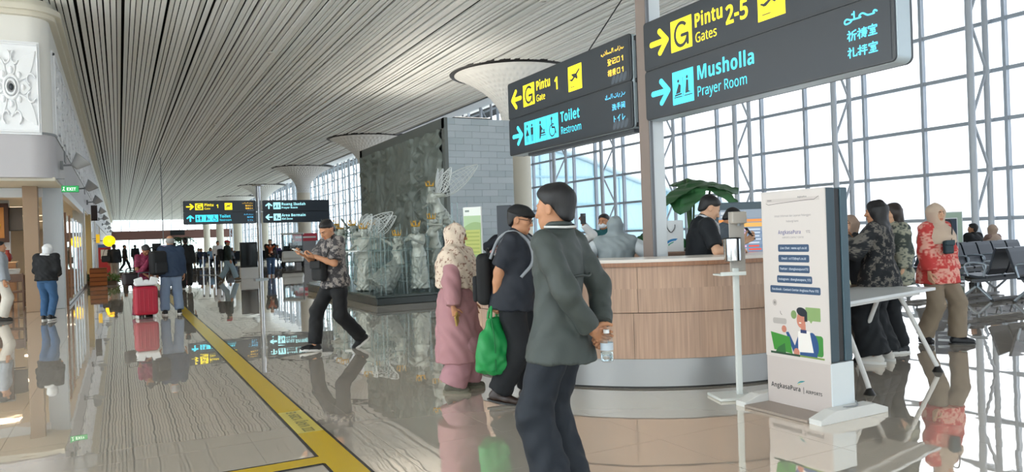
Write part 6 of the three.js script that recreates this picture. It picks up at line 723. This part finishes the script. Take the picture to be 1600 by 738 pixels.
for (const [l, x, z, w, h, y0, c, c2] of [['navy roll-up banner with white lines standing behind the benches', 15.5, -9.65, 0.5, 1.46, 0, '#2b3a50', '#c9d4de'], ['pale green advertising stand beside the navy banner', 16.5, -10.15, 0.52, 1.6, 0, '#a9bfae', '#5f7f66']]) {
  const s = thing('banner_stand', l, 'banner', [x, y0, z], -0.9), t = canvasTex(128, 256, (g, a, b) => { g.fillStyle = c; g.fillRect(0, 0, a, b); g.fillStyle = c2; const r = rng(x * 10 | 0); for (let i = 0; i < 9; i++) g.fillRect(14, 30 + i * 22, 40 + r() * 56, 7 + r() * 6); });
  part(s, 'sheet', rbox(w, h - 0.08, 0.02, 0.004, 0, h / 2 + 0.04, 0), std(0xdfe3e6, 0.5)); part(s, 'print', new THREE.PlaneGeometry(w - 0.03, h - 0.12).translate(0, h / 2 + 0.04, 0.0125), std(0xffffff, 0.5, 0, { map: t })); part(s, 'foot', rbox(w, 0.08, 0.22, 0.02, 0, 0.04, 0), M.steel);
}
// ---------- plants ----------
function bigLeaf(len, wid, droop, seed) { // heart-shaped elephant-ear blade with pleated veins
  const nx = 16, ny = 20, P = [], I = [], U = [], r = rng(seed); for (let j = 0; j <= ny; j++) for (let i = 0; i <= nx; i++) { const t = j / ny, u = i / nx * 2 - 1, w = wid * Math.pow(Math.sin(Math.PI * Math.min(1, 0.16 + 0.84 * t)), 0.75) * (1 + 0.05 * Math.sin(t * 30)), y = -droop * t * t * len - Math.abs(u) * 0.14 * wid + 0.018 * Math.abs(Math.sin(t * 11 + Math.abs(u) * 3)), z = len * t - (1 - t) * Math.abs(u) ** 1.5 * 0.3 * len * (t < 0.25 ? 1 : 0.6); P.push(u * w / 2, y, z); U.push(i / nx, t); }
  for (let j = 0; j < ny; j++) for (let i = 0; i < nx; i++) { const a = j * (nx + 1) + i; I.push(a, a + nx + 1, a + 1, a + 1, a + nx + 1, a + nx + 2); } const g = new THREE.BufferGeometry(); g.setAttribute('position', new THREE.Float32BufferAttribute(P, 3)); g.setAttribute('uv', new THREE.Float32BufferAttribute(U, 2)); g.setIndex(I); g.computeVertexNormals(); return g;
}
function earPlant(label, pos, yaw, leaves, pot = 0.3) { const p = thing('potted_plant', label, 'plant', pos, yaw); part(p, 'pot', lathe([[0, 0], [pot * 0.6, 0], [pot * 0.62, 0.02], [pot * 0.8, 0.5], [pot * 0.84, 0.52], [pot * 0.76, 0.52], [pot * 0.7, 0.46], [0, 0.46]], 28), std(0x6c675f, 0.6)); leaves.forEach(([x, y, z, len, wid, dr, ry, rx], i) => { part(p, 'stem', tube([[x * 0.05, 0.45, z * 0.05], [x * 0.3, y * 0.6, z * 0.3], [x, y, z]], 0.014, 14, 6), std(0x3f5f2e, 0.5)); const l = part(p, 'leaf', bigLeaf(len, wid, dr, i + 3), M.leaf); l.position.set(x, y, z); l.rotation.order = 'YXZ'; l.rotation.set(rx || 0, ry, 0); }); return p; }
earPlant('tall plant with very large drooping green leaves above the clerk in black', [6.5, 0, -7.35], 0, [[-0.12, 1.98, 0.05, 0.5, 0.62, 0.3, -2.1, 0.35], [0.08, 2.04, 0.0, 0.56, 0.6, 0.12, 0.95, 0.12], [0.0, 2.06, -0.05, 0.45, 0.5, 0.2, 2.3, -0.1], [0.18, 1.98, 0.2, 0.4, 0.46, 0.35, 0.4, 0.3], [-0.1, 2.0, 0.12, 0.42, 0.5, 0.5, -1.2, 0.4]]);
earPlant('lower dark-leaved plant behind the white paper bag', [6.5, 0, -8.0], 0.6, [[-0.2, 1.42, 0.1, 0.5, 0.36, 0.3, -1.6, 0.1], [0.15, 1.38, 0.1, 0.45, 0.36, 0.4, 0.9, 0.2], [0.05, 1.2, 0.15, 0.4, 0.34, 0.6, 0.1, 0.3], [0.0, 1.42, -0.1, 0.4, 0.3, 0.4, 2.4, 0.2]], 0.26);
function palm(label, pos, h, seed) { const p = thing('potted_palm', label, 'plant', pos, 0), r = rng(seed); part(p, 'pot', lathe([[0, 0], [0.28, 0], [0.34, 0.5], [0.36, 0.52], [0.3, 0.52], [0, 0.46]], 24), std(0xb8b4aa, 0.6)); part(p, 'trunk', tube([[0, 0.45, 0], [0.05, h * 0.5, 0], [0, h * 0.75, 0.02]], 0.05, 12, 8), std(0x54432f, 0.8)); for (let i = 0; i < 11; i++) { const a = i * 0.571 * 1.0 + r(), L = 0.8 + r() * 0.4, e = 0.5 + r() * 0.5, pts = []; for (let k = 0; k <= 6; k++) { const t = k / 6; pts.push([Math.sin(a) * L * t, h * 0.75 + e * t - 0.9 * t * t, Math.cos(a) * L * t]); } const g = [tube(pts, 0.012, 12, 5)]; for (let k = 1; k <= 6; k++) for (const s of [-1, 1]) { const q = pts[k], lf = new THREE.ConeGeometry(0.03, 0.34, 4); lf.scale(1, 1, 0.25); lf.rotateZ(s * 1.1); lf.translate(s * 0.15, -0.04, 0); lf.rotateY(a); lf.translate(...q); g.push(lf); } part(p, 'frond', g, M.leaf); } return p; }
palm('tall potted palm by the second round column', [10.9, 0, -37.4], 2.6, 3); palm('potted palm behind the parked buggy', [12.6, 0, -47.5], 2.3, 5); palm('small potted palm far down beside the black-clad man', [3.5, 0, -52], 2.5, 8);
// ---------- things on and by the counter ----------
{
  const p = thing('tabletop_poster', 'green and white poster in a frame standing on the left rim of the counter', 'poster', [3.54, 1.162, -7.62], -1.05), t = canvasTex(160, 384, (g, w, h) => { g.fillStyle = '#d8dcd6'; g.fillRect(0, 0, w, h); g.fillStyle = '#9fb88f'; g.fillRect(0, 60, w, h); g.fillStyle = '#86a06a'; g.beginPath(); g.moveTo(0, 150); g.quadraticCurveTo(80, 90, w, 120); g.lineTo(w, h); g.lineTo(0, h); g.fill(); g.fillStyle = '#a9ad58'; g.fillRect(10, 170, 140, 190); g.fillStyle = '#8f9a45'; for (let i = 0; i < 6; i++) g.fillRect(18, 186 + i * 30, 124, 12); g.fillStyle = '#6d7a72'; g.fillRect(14, 16, 40, 14); });
  part(p, 'board', rbox(0.25, 0.58, 0.02, 0.004, 0, 0.3, 0), M.white); part(p, 'print', new THREE.PlaneGeometry(0.235, 0.56).translate(0, 0.3, 0.0115), std(0xffffff, 0.45, 0, { map: t })); part(p, 'foot', rbox(0.2, 0.015, 0.12, 0.004, 0, 0.0075, 0), M.grey);
  const m = thing('monitor', 'dark upright monitor seen from behind on the counter next to the green poster', 'monitor', [3.78, 1.162, -7.3], -1.0); part(m, 'case', rbox(0.18, 0.5, 0.04, 0.008, 0, 0.34, 0), std(0x1a222c, 0.4)); part(m, 'neck', box(0.04, 0.12, 0.03, 0, 0.07, -0.01), M.darkSteel); part(m, 'foot', rbox(0.16, 0.012, 0.12, 0.004, 0, 0.006, 0), M.darkSteel);
  const c = thing('card_stand', 'small white card stand on the counter beside the dark monitor', 'card', [3.86, 1.162, -7.06], -0.9); part(c, 'card', rbox(0.1, 0.2, 0.006, 0.002, 0, 0.11, 0, 0, -0.15), M.white); part(c, 'foot', rbox(0.1, 0.012, 0.07, 0.004, 0, 0.006, 0), M.white);
  const r = thing('microphone_stand', 'thin black upright rod standing on the counter near the masked man', 'stand', [5.35, 1.162, -8.95]); part(r, 'rod', bar([0, 0, 0], [0, 0.42, 0], 0.006, 8), M.black); part(r, 'foot', cyl(0.05, 0.045, 0.015), M.black);
}
// ---------- left side: signs, shop furniture, planters ----------
{
  const e = thing('exit_sign', 'green and white exit sign hanging under the left fascia', 'sign', [-0.93, 2.73, -19.4]), t = canvasTex(256, 96, (g, w, h) => { g.fillStyle = '#1f8f4a'; g.fillRect(0, 0, w, h); g.fillStyle = '#f2fff4'; g.textAlign = 'center'; g.font = 'bold 66px sans-serif'; g.fillText('EXIT', w / 2 + 16, 74); dot(g, 34, 26, 10); line(Object.assign(g, { strokeStyle: '#f2fff4' }), 9, 34, 40, 30, 58, 44, 76); line(g, 9, 30, 58, 16, 72); });
  part(e, 'box', rbox(0.34, 0.15, 0.05, 0.008, 0, 0.075, 0), std(0x1f8f4a, 0.5)); part(e, 'face', new THREE.PlaneGeometry(0.33, 0.135).translate(0, 0.075, 0.0265), std(0xffffff, 0.4, 0, { map: t, emissive: 0xffffff, emissiveMap: t, emissiveIntensity: 0.5 })); part(e, 'bracket', [bar([-0.1, 0.15, 0], [-0.1, 0.32, 0], 0.008), bar([-0.1, 0.3, 0], [-0.28, 0.3, 0], 0.008)], M.grey);
  const b = thing('blade_sign', 'dark brown blade sign projecting from the left fascia', 'sign', [-0.98, 2.78, -40]); part(b, 'box', rbox(0.26, 0.72, 0.12, 0.01, 0, 0.36, 0), std(0x3a2b2a, 0.5)); part(b, 'trim', [box(0.27, 0.02, 0.13, 0, 0.01, 0), box(0.27, 0.02, 0.13, 0, 0.71, 0)], M.black);
  const y = thing('round_shop_sign', 'glowing yellow round shop sign far along the left side', 'sign', [-0.45, 1.85, -45]); part(y, 'drum', cyl(0.3, 0.3, 0.12, 0, -0.06, 0, 32).rotateX(Math.PI / 2), M.white); part(y, 'glowing_face', cyl(0.29, 0.29, 0.01, 0, 0, 0, 32).rotateX(Math.PI / 2).translate(0, 0, 0.066), std(0xffd21a, 0.4, 0, { emissive: 0xffc800, emissiveIntensity: 0.9 })); part(y, 'arm', bar([0, 0, -0.02], [-0.8, 0.05, -0.02], 0.02), M.darkSteel);
  const lamp = new THREE.PointLight(0xffcf40, 0.6); lamp.position.set(0, 0, 0.25); y.add(lamp);
  const y2 = thing('yellow_shop_panel', 'small yellow light panel on the wall before the round shop sign', 'sign', [-0.9, 1.95, -41.5]); part(y2, 'box', rbox(0.16, 0.42, 0.3, 0.02), std(0xe8c02a, 0.5, 0, { emissive: 0xe0b020, emissiveIntensity: 0.5 })); part(y2, 'bracket', box(0.2, 0.03, 0.03, -0.14, 0, 0), M.darkSteel);
  const rd = thing('red_shop_display', 'red and white upright shop display below the round yellow sign', 'display', [-0.7, 0, -46]); part(rd, 'case', rbox(0.6, 1.55, 0.4, 0.02, 0, 0.775, 0), std(0xb5333a, 0.5)); part(rd, 'header', rbox(0.62, 0.18, 0.42, 0.02, 0, 1.6, 0), std(0x4f78b8, 0.5)); part(rd, 'panel', rbox(0.4, 0.5, 0.02, 0.006, 0.02, 1.15, 0.205), M.white);
  // crates of plants
  const cr = thing('planter_crate', 'orange-brown wooden planter crate with green shrub beside the glass front', 'planter', [-0.74, 0, -33.2], 0); for (let i = 0; i < 4; i++) part(cr, 'slat', rbox(0.6, 0.13, 0.03, 0.008, 0, 0.1 + i * 0.16, 0.3), std([0xa5622f, 0x9a5a2c][i % 2], 0.6)); part(cr, 'body', rbox(0.58, 0.7, 0.58, 0.01, 0, 0.35, 0), std(0x7b4a28, 0.7));
  const sh = (label, x, z, w, seed, col) => { const p = thing('shrub', label, 'plant', [x, 0, z]), r = rng(seed), g = []; for (let i = 0; i < 140; i++) { const a = r() * 6.28, q = Math.sqrt(r()) * w, h = 0.1 + r() * 0.5 * (1 - q / w * 0.5), l = new THREE.ConeGeometry(0.05, 0.2, 4); l.scale(1, 1, 0.3); l.rotateX(r() * 2 - 1); l.rotateY(r() * 6.28); l.rotateZ(r() - 0.5); l.translate(Math.sin(a) * q, h, Math.cos(a) * q); g.push(l); } const f = part(p, 'foliage', merge(g), phys(col, 0.6, 0, { transmission: 0.15, thickness: 0 })); f.userData.kind = 'stuff'; part(p, 'trough', rbox(w * 1.5, 0.14, w * 1.5, 0.02, 0, 0.07, 0), std(0x6d5a48, 0.7)); };
  sh('low light-green shrub spilling from a trough by the crate', -0.45, -34.2, 0.45, 71, 0x6a8a3a); sh('small dark shrub behind the orange-brown crate', -0.95, -34.6, 0.3, 72, 0x3c5a2c);
  const hr = thing('hand_rail', 'dark sloping handrail behind the left glass front', 'rail', [-1.75, 0, -28]); part(hr, 'rail', bar([0, 1.35, -2.6], [0, 0.75, 1.2], 0.05, 10), M.black); part(hr, 'post', [bar([0, 0, 1.1], [0, 0.78, 1.1], 0.02), bar([0, 0, -2.4], [0, 1.3, -2.4], 0.02)], M.darkSteel);
  // lounge
  const pf = thing('framed_panel', 'dark wooden framed golden panel on the lounge wall', 'panel', [-3.15, 1.72, -26.2]); part(pf, 'frame', rbox(0.62, 1.15, 0.06, 0.012, 0, 0.58, 0), std(0x3d2012, 0.5)); part(pf, 'inlay', rbox(0.4, 0.9, 0.03, 0.006, 0, 0.58, 0.03), std(0xa8712e, 0.4, 0.2)); part(pf, 'ornament', lathe([[0, 0], [0.1, 0.04], [0.13, 0.16], [0.05, 0.28], [0.08, 0.34], [0, 0.4]], 20).scale(1, 1, 0.2).translate(0, 0.36, 0.05), M.gold);
  const nt = thing('notice_board', 'dark grey notice board on the pale lounge wall next to the pillar', 'board', [-2.72, 2.08, -26.38]); part(nt, 'board', rbox(0.42, 0.66, 0.03, 0.006, 0, 0.33, 0), std(0x54504d, 0.5)); part(nt, 'frame', [box(0.44, 0.02, 0.035, 0, 0.67, 0), box(0.44, 0.02, 0.035, 0, -0.01, 0)], M.dark);
  const sb = thing('sideboard', 'pale wood sideboard below the framed golden panel', 'sideboard', [-3.25, 0, -25.9]); part(sb, 'carcass', rbox(1.2, 1.12, 0.4, 0.01, 0, 0.56, 0), std(0x8a6747, 0.5)); part(sb, 'top', rbox(1.26, 0.04, 0.44, 0.01, 0, 1.14, 0), std(0xc8a884, 0.4)); for (const x of [-0.3, 0.3]) { const d = part(sb, 'door', rbox(0.54, 0.9, 0.02, 0.004, x, 0.56, 0.205), std(0x7a5a3d, 0.5)); part(d, 'handle', sph(0.02, x * 0.3, 0.56, 0.225), M.gold); }
  const vs = thing('vase', 'small dark red vase on the lounge sideboard', 'vase', [-2.86, 1.16, -25.85]); part(vs, 'body', lathe([[0, 0], [0.07, 0], [0.12, 0.1], [0.1, 0.2], [0.05, 0.26], [0.05, 0.32], [0.065, 0.34], [0.05, 0.34]], 24), std(0x7d1f1c, 0.35)); part(vs, 'foot', cyl(0.075, 0.07, 0.015), std(0x5d1714, 0.4));
  const wood = std(0x5c3d28, 0.5), tb = thing('cafe_table', 'small dark wooden cafe table in the lounge', 'table', [-2.42, 0, -22.6], 0.2); part(tb, 'top', rbox(0.7, 0.04, 0.6, 0.01, 0, 0.83, 0), wood); for (const x of [-0.3, 0.3]) for (const z of [-0.25, 0.25]) part(tb, 'leg', rbox(0.05, 0.8, 0.05, 0.008, x, 0.41, z), wood);
  const pp = thing('paper_stack', 'white papers stacked on the cafe table', 'papers', [-2.46, 0.852, -22.6], 0.3); for (let i = 0; i < 3; i++) part(pp, 'sheaf', rbox(0.34 - i * 0.03, 0.05, 0.26, 0.004, 0.02 * i, 0.026 + i * 0.052, 0, i * 0.12), M.white);
  const chair = (label, x, z, yaw) => { const c = thing('wooden_chair', label, 'chair', [x, 0, z], yaw); part(c, 'seat', rbox(0.44, 0.05, 0.44, 0.015, 0, 0.46, 0), wood); for (const a of [-0.19, 0.19]) { part(c, 'leg', rbox(0.04, 0.45, 0.04, 0.008, a, 0.225, 0.19), wood); part(c, 'leg', rbox(0.04, 0.92, 0.04, 0.008, a, 0.46, -0.2), wood); } part(c, 'backrest', rbox(0.42, 0.2, 0.03, 0.01, 0, 0.8, -0.2), wood); part(c, 'stretcher', [box(0.36, 0.03, 0.03, 0, 0.2, 0.19), box(0.03, 0.03, 0.36, 0.19, 0.2, 0), box(0.03, 0.03, 0.36, -0.19, 0.2, 0)], wood); };
  chair('dark wooden chair at the cafe table, back towards the aisle', -2.22, -21.7, 2.9); chair('second dark wooden chair half hidden by the cut-off person', -2.75, -21.9, -2.6);
}
// ---------- further down the hall ----------
{
  const k = thing('totem_screen', 'black totem screen on a white base behind the round sign pole', 'screen', [4.75, 0, -32.4]); part(k, 'base', rbox(0.72, 0.46, 0.4, 0.015, 0, 0.23, 0), M.white); part(k, 'casing', rbox(0.68, 1.05, 0.16, 0.015, 0, 0.98, 0), M.dark); part(k, 'display', box(0.58, 0.9, 0.01, 0, 0.98, 0.085), std(0x0a0d12, 0.15));
  for (const [i, x, z, l] of [[0, 3.55, -38.6, 'slim steel queue post nearest the black-clad man'], [1, 3.78, -38.2, 'second slim steel queue post in the row'], [2, 4.0, -37.8, 'third slim steel queue post in the row'], [3, 4.22, -37.4, 'fourth slim steel queue post, farthest from the black-clad man']]) { const s = thing('queue_post', l, 'post', [x, 0, z], 0, 'steel queue posts'); part(s, 'post', cyl(0.035, 0.035, 0.92, 0, 0.02, 0, 14), M.chrome); part(s, 'base', lathe([[0, 0], [0.17, 0], [0.17, 0.015], [0.05, 0.035], [0, 0.035]], 24), M.chrome); part(s, 'belt_head', cyl(0.045, 0.045, 0.1, 0, 0.92, 0, 14), M.black); }
  const c = thing('passenger_buggy', 'white roofed passenger buggy parked far down on the right', 'buggy', [9.1, 0, -45], 1.35), wm = std(0xdfe2df, 0.35);
  part(c, 'body', [rbox(3.1, 0.34, 1.2, 0.08, 0, 0.5, 0), rbox(0.7, 0.45, 1.15, 0.12, -1.35, 0.72, 0)], wm); part(c, 'floor_pan', rbox(2.9, 0.1, 1.1, 0.03, 0, 0.33, 0), M.black); part(c, 'roof', rbox(2.9, 0.08, 1.3, 0.035, 0.1, 1.95, 0), wm); for (const x of [-1.1, 1.35]) for (const z of [-0.56, 0.56]) part(c, 'roof_post', bar([x, 0.7, z], [x + 0.08, 1.93, z], 0.025), M.darkSteel); for (const x of [-0.3, 0.6]) { part(c, 'seat', rbox(0.5, 0.14, 1.1, 0.04, x, 0.76, 0), M.black); part(c, 'seat_back', rbox(0.12, 0.45, 1.1, 0.04, x + 0.28, 1.02, 0), M.black); } for (const x of [-1.15, 1.0]) for (const z of [-0.55, 0.55]) { const w = part(c, 'wheel', new THREE.TorusGeometry(0.19, 0.075, 10, 24).translate(x, 0.265, z), M.rubber); part(w, 'hub', cyl(0.13, 0.13, 0.08, 0, -0.04, 0, 18).rotateX(Math.PI / 2).translate(x, 0.265, z), M.steel); } part(c, 'windscreen', box(0.02, 0.8, 1.1, -1.12, 1.45, 0), M.glass); part(c, 'steering_wheel', new THREE.TorusGeometry(0.17, 0.018, 8, 24).rotateY(1.2).translate(-0.75, 1.05, 0.25), M.black);
  seatP({ lod: 2, label: 'driver in black sitting in the passenger buggy', pos: [9.05, -44.65], y: 0.36, yaw: -13, h: 1.68, top: { mat: black, ease: 0.04 }, bottom: { mat: navy } });
  const rc = thing('red_display', 'red and white promotional stand behind the buggy', 'display', [10.6, 0, -48.6]); part(rc, 'box', rbox(1.3, 1.55, 0.5, 0.02, 0, 0.775, 0), std(0x8f9093, 0.6)); part(rc, 'header', rbox(1.5, 0.5, 0.55, 0.02, 0, 1.75, 0), std(0xc03648, 0.5)); part(rc, 'stripe', box(1.3, 0.1, 0.02, 0, 1.75, 0.28), M.white);
  const tv = thing('hanging_screen', 'pair of dark hanging screens with a pale panel far down the hall', 'screen', [2.4, 1.0, -50]); part(tv, 'screen_case', [rbox(0.5, 0.62, 0.08, 0.01, -0.38, 0.36, 0), rbox(0.5, 0.62, 0.08, 0.01, 0.42, 0.36, 0)], M.dark); part(tv, 'panel', rbox(0.42, 0.42, 0.06, 0.01, 0.02, 0.34, 0.06), std(0xd9c6ea, 0.4)); part(tv, 'hanger', bar([0, 0.6, 0], [0, 5.9, 0], 0.03), M.grey);
  const ds = thing('dark_arrow_sign', 'small dark hanging arrow sign in front of the pale far wall', 'sign', [5.9, 3.0, -92]); part(ds, 'box', rbox(1.5, 0.55, 0.12, 0.02), M.dark); part(ds, 'hanger', [bar([-0.5, 0.25, 0], [-0.5, 3.9, 0], 0.02), bar([0.5, 0.25, 0], [0.5, 3.9, 0], 0.02)], M.grey);
}
figure({ lod: 1, label: 'traveller in a red cap and dark green jacket striding past with a black backpack', pos: [3.8, -31.4], yaw: 95, h: 1.62, cap: fabric(0xb3262b), hair: 'short', LF: [0.08, 0.13, -0.3], RF: [-0.08, 0.08, 0.32], LFp: 28, top: { name: 'jacket', mat: fabric(0x1c2a26), ease: 0.045 }, bottom: { mat: fabric(0x8fa6b4), loose: 0.03, ease: 0.025 }, shoe: { mat: std(0x6b5a48, 0.6) } });
{ const b = thing('backpack', 'black backpack worn by the striding traveller in the red cap', 'backpack', [3.53, 0.82, -31.38], 95 * DEG); part(b, 'body', rbox(0.34, 0.48, 0.2, 0.07, 0, 0.22, 0), black); part(b, 'pocket', rbox(0.26, 0.2, 0.06, 0.025, 0, 0.12, -0.11), fabric(0x1a1c20)); }
{
  const m = figure({ lod: 1, label: 'parent in a black jacket and jeans walking closer with a baby on the chest', pos: [5.78, -33.3], yaw: -12, h: 1.62, hair: 'short', skin: 'light', LW: [0.1, 1.1, 0.3], RW: [-0.06, 1.0, 0.3], LF: [0.07, 0.09, -0.15], RF: [-0.07, 0.08, 0.15], top: { name: 'jacket', mat: black, ease: 0.05 }, bottom: { mat: jeans, ease: 0.018 }, shoe: { mat: M.white, kind: 'sneaker', sole: M.white } });
  figure({ lod: 2, cell: 0.045, label: 'baby in an orange-red romper carried on the chest of the parent', pos: [5.74, -33.02], y: 0.83, yaw: -200, h: 0.62, headK: 1.5, LW: [0.3, 1.3, 0.2], RW: [-0.3, 1.3, 0.2], pelvis: [0, -0.3, 0], LF: [0.2, 0.35, 0.2], RF: [-0.2, 0.35, 0.2], skin: 'light', hair: 'short', top: { name: 'romper', mat: fabric(0xb3552f), ease: 0.06, collar: false }, bottom: { mat: fabric(0xb3552f), ease: 0.05 } });
}
figure({ lod: 1, label: 'person in dark jacket with shoulder bag walking away along the left shops', pos: [-0.2, -36.8], yaw: 170, h: 1.64, hair: 'short', LF: [0.09, 0.08, 0.15], RF: [-0.09, 0.1, -0.15], top: { name: 'jacket', mat: fabric(0x262b30), ease: 0.04 }, bottom: { mat: fabric(0xa9a7a2), loose: 0.02 }, shoe: { mat: M.white, kind: 'sneaker', sole: M.white } });
{ const h = thing('shoulder_bag', 'black shoulder bag at the side of the person by the left shops', 'bag', [-0.52, 0.86, -36.75]); part(h, 'body', rbox(0.34, 0.28, 0.16, 0.05, 0, 0.14, 0), M.black); part(h, 'strap', tube([[-0.12, 0.26, 0], [-0.02, 0.55, 0], [0.14, 0.6, 0]], 0.012, 12, 6), M.black); }
figure({ lod: 2, label: 'officer in white shirt with a framed badge standing before the far seats', pos: [4.5, -41], yaw: 10, h: 1.66, hair: 'short', top: { mat: white, ease: 0.03 }, bottom: { mat: navy }, shoe: { mat: M.black } });
figure({ lod: 2, label: 'tiny far walker in dark clothes mid-stride beyond the left shops', pos: [0.3, -52], yaw: 100, h: 1.66, hair: 'short', LF: [0.08, 0.12, -0.28], RF: [-0.08, 0.08, 0.3], top: { mat: black, ease: 0.03 }, bottom: { mat: navy }, shoe: { mat: M.black } });
figure({ lod: 2, label: 'tiny far walker in dark clothes standing straight beside the striding one', pos: [0.95, -56], yaw: 160, h: 1.66, hair: 'short', top: { mat: navy, ease: 0.03 }, bottom: { mat: black }, shoe: { mat: M.black } });
{ // far seating and the people on it
  const cols = [['black', 0x15171a], ['red', 0x8c2a35], ['navy', 0x1f2c44], ['pale blue', 0x7fa3bf], ['grey', 0x6d7277], ['maroon', 0x5c2430], ['white', 0xd4d6d8], ['green', 0x2d5040], ['brown', 0x5b4636], ['beige', 0xa89883], ['orange', 0xb5653a], ['purple', 0x51406e], ['teal', 0x2b5d66], ['pink', 0xb98590]];
  const row = (n, x0, z, where) => bench('far waiting bench ' + where, n, [x0, 0, z], 0, 'far waiting benches');
  row(8, 2.6, -50.5, 'nearest the queue posts, seats towards the camera'); row(8, 7.2, -51.5, 'right of the sign pole, seats towards the camera'); row(9, 3.2, -56, 'in the second far row'); row(10, 9.5, -58, 'behind the buggy in the second far row'); row(10, 4.2, -63, 'in the last visible row'); 
  const at = [[2.9, -50.3], [3.45, -50.3], [4.57, -50.3], [5.13, -50.3], [6.25, -50.3], [3.75, -55.8], [4.9, -55.8], [6.0, -55.8], [7.1, -55.8], [7.76, -51.3], [8.9, -51.3], [10.6, -57.8], [5.0, -62.8], [6.6, -62.8]];
  at.forEach(([x, z], i) => seatP({ lod: 2, cell: 0.034, label: `small far seated traveller in ${cols[i][0]} on a ${z > -52 ? 'first' : z > -60 ? 'second' : 'last'}-row far bench`, pos: [x - 0.02, z], yaw: (i * 37 % 30) - 15, h: 1.6 + (i % 4) * 0.03, sex: i % 3 ? 'm' : 'f', hair: i % 3 ? 'short' : 'long', shoe: null, top: { mat: fabric(cols[i][1]), ease: 0.035, collar: false }, bottom: { mat: [navy, black, jeans][i % 3] }, group: 'seated far travellers' }));
}
// ---------- outside: the neighbouring glass wing ----------
{
  const w = struct('neighbouring_wing'), prof = [[33, -4], [33, 10.3], [35.5, 9.6], [40, 8.5], [46.6, 6.3], [55, 4.5], [64, 2.7], [78, 1.0], [78, -4]], gl = std(0xb9d6dc, 0.3, 0.1), s = new THREE.Shape(prof.map((p) => new THREE.Vector2(...p)));
  part(w, 'glass_hull', new THREE.ExtrudeGeometry(s, { depth: 8, bevelEnabled: false }).translate(0, 0, -68), gl);
  part(w, 'roof_edge', tube(prof.slice(1, 8).map(([x, y]) => [x, y + 0.1, -59.9]), 0.28, 40, 8), std(0xc9dbe0, 0.5));
  for (let x = 35; x < 76; x += 3) { let y = 0; for (let i = 1; i < prof.length - 2; i++) if (x >= prof[i][0] && x <= prof[i + 1][0]) y = lerp(prof[i][1], prof[i + 1][1], (x - prof[i][0]) / (prof[i + 1][0] - prof[i][0])); part(w, 'mullion', box(0.12, y + 4, 0.12, x, (y - 4) / 2, -59.95), std(0x9fc6d0, 0.4)); }
  for (const y of [-1, 1.6, 4.2, 6.8]) part(w, 'band', box(Math.max(1, (9.5 - y) * 4.2), 0.16, 0.1, 33 + Math.max(1, (9.5 - y) * 4.2) / 2, y, -59.95), std(0x9fc6d0, 0.4));
}
renderer.render(scene, camera);
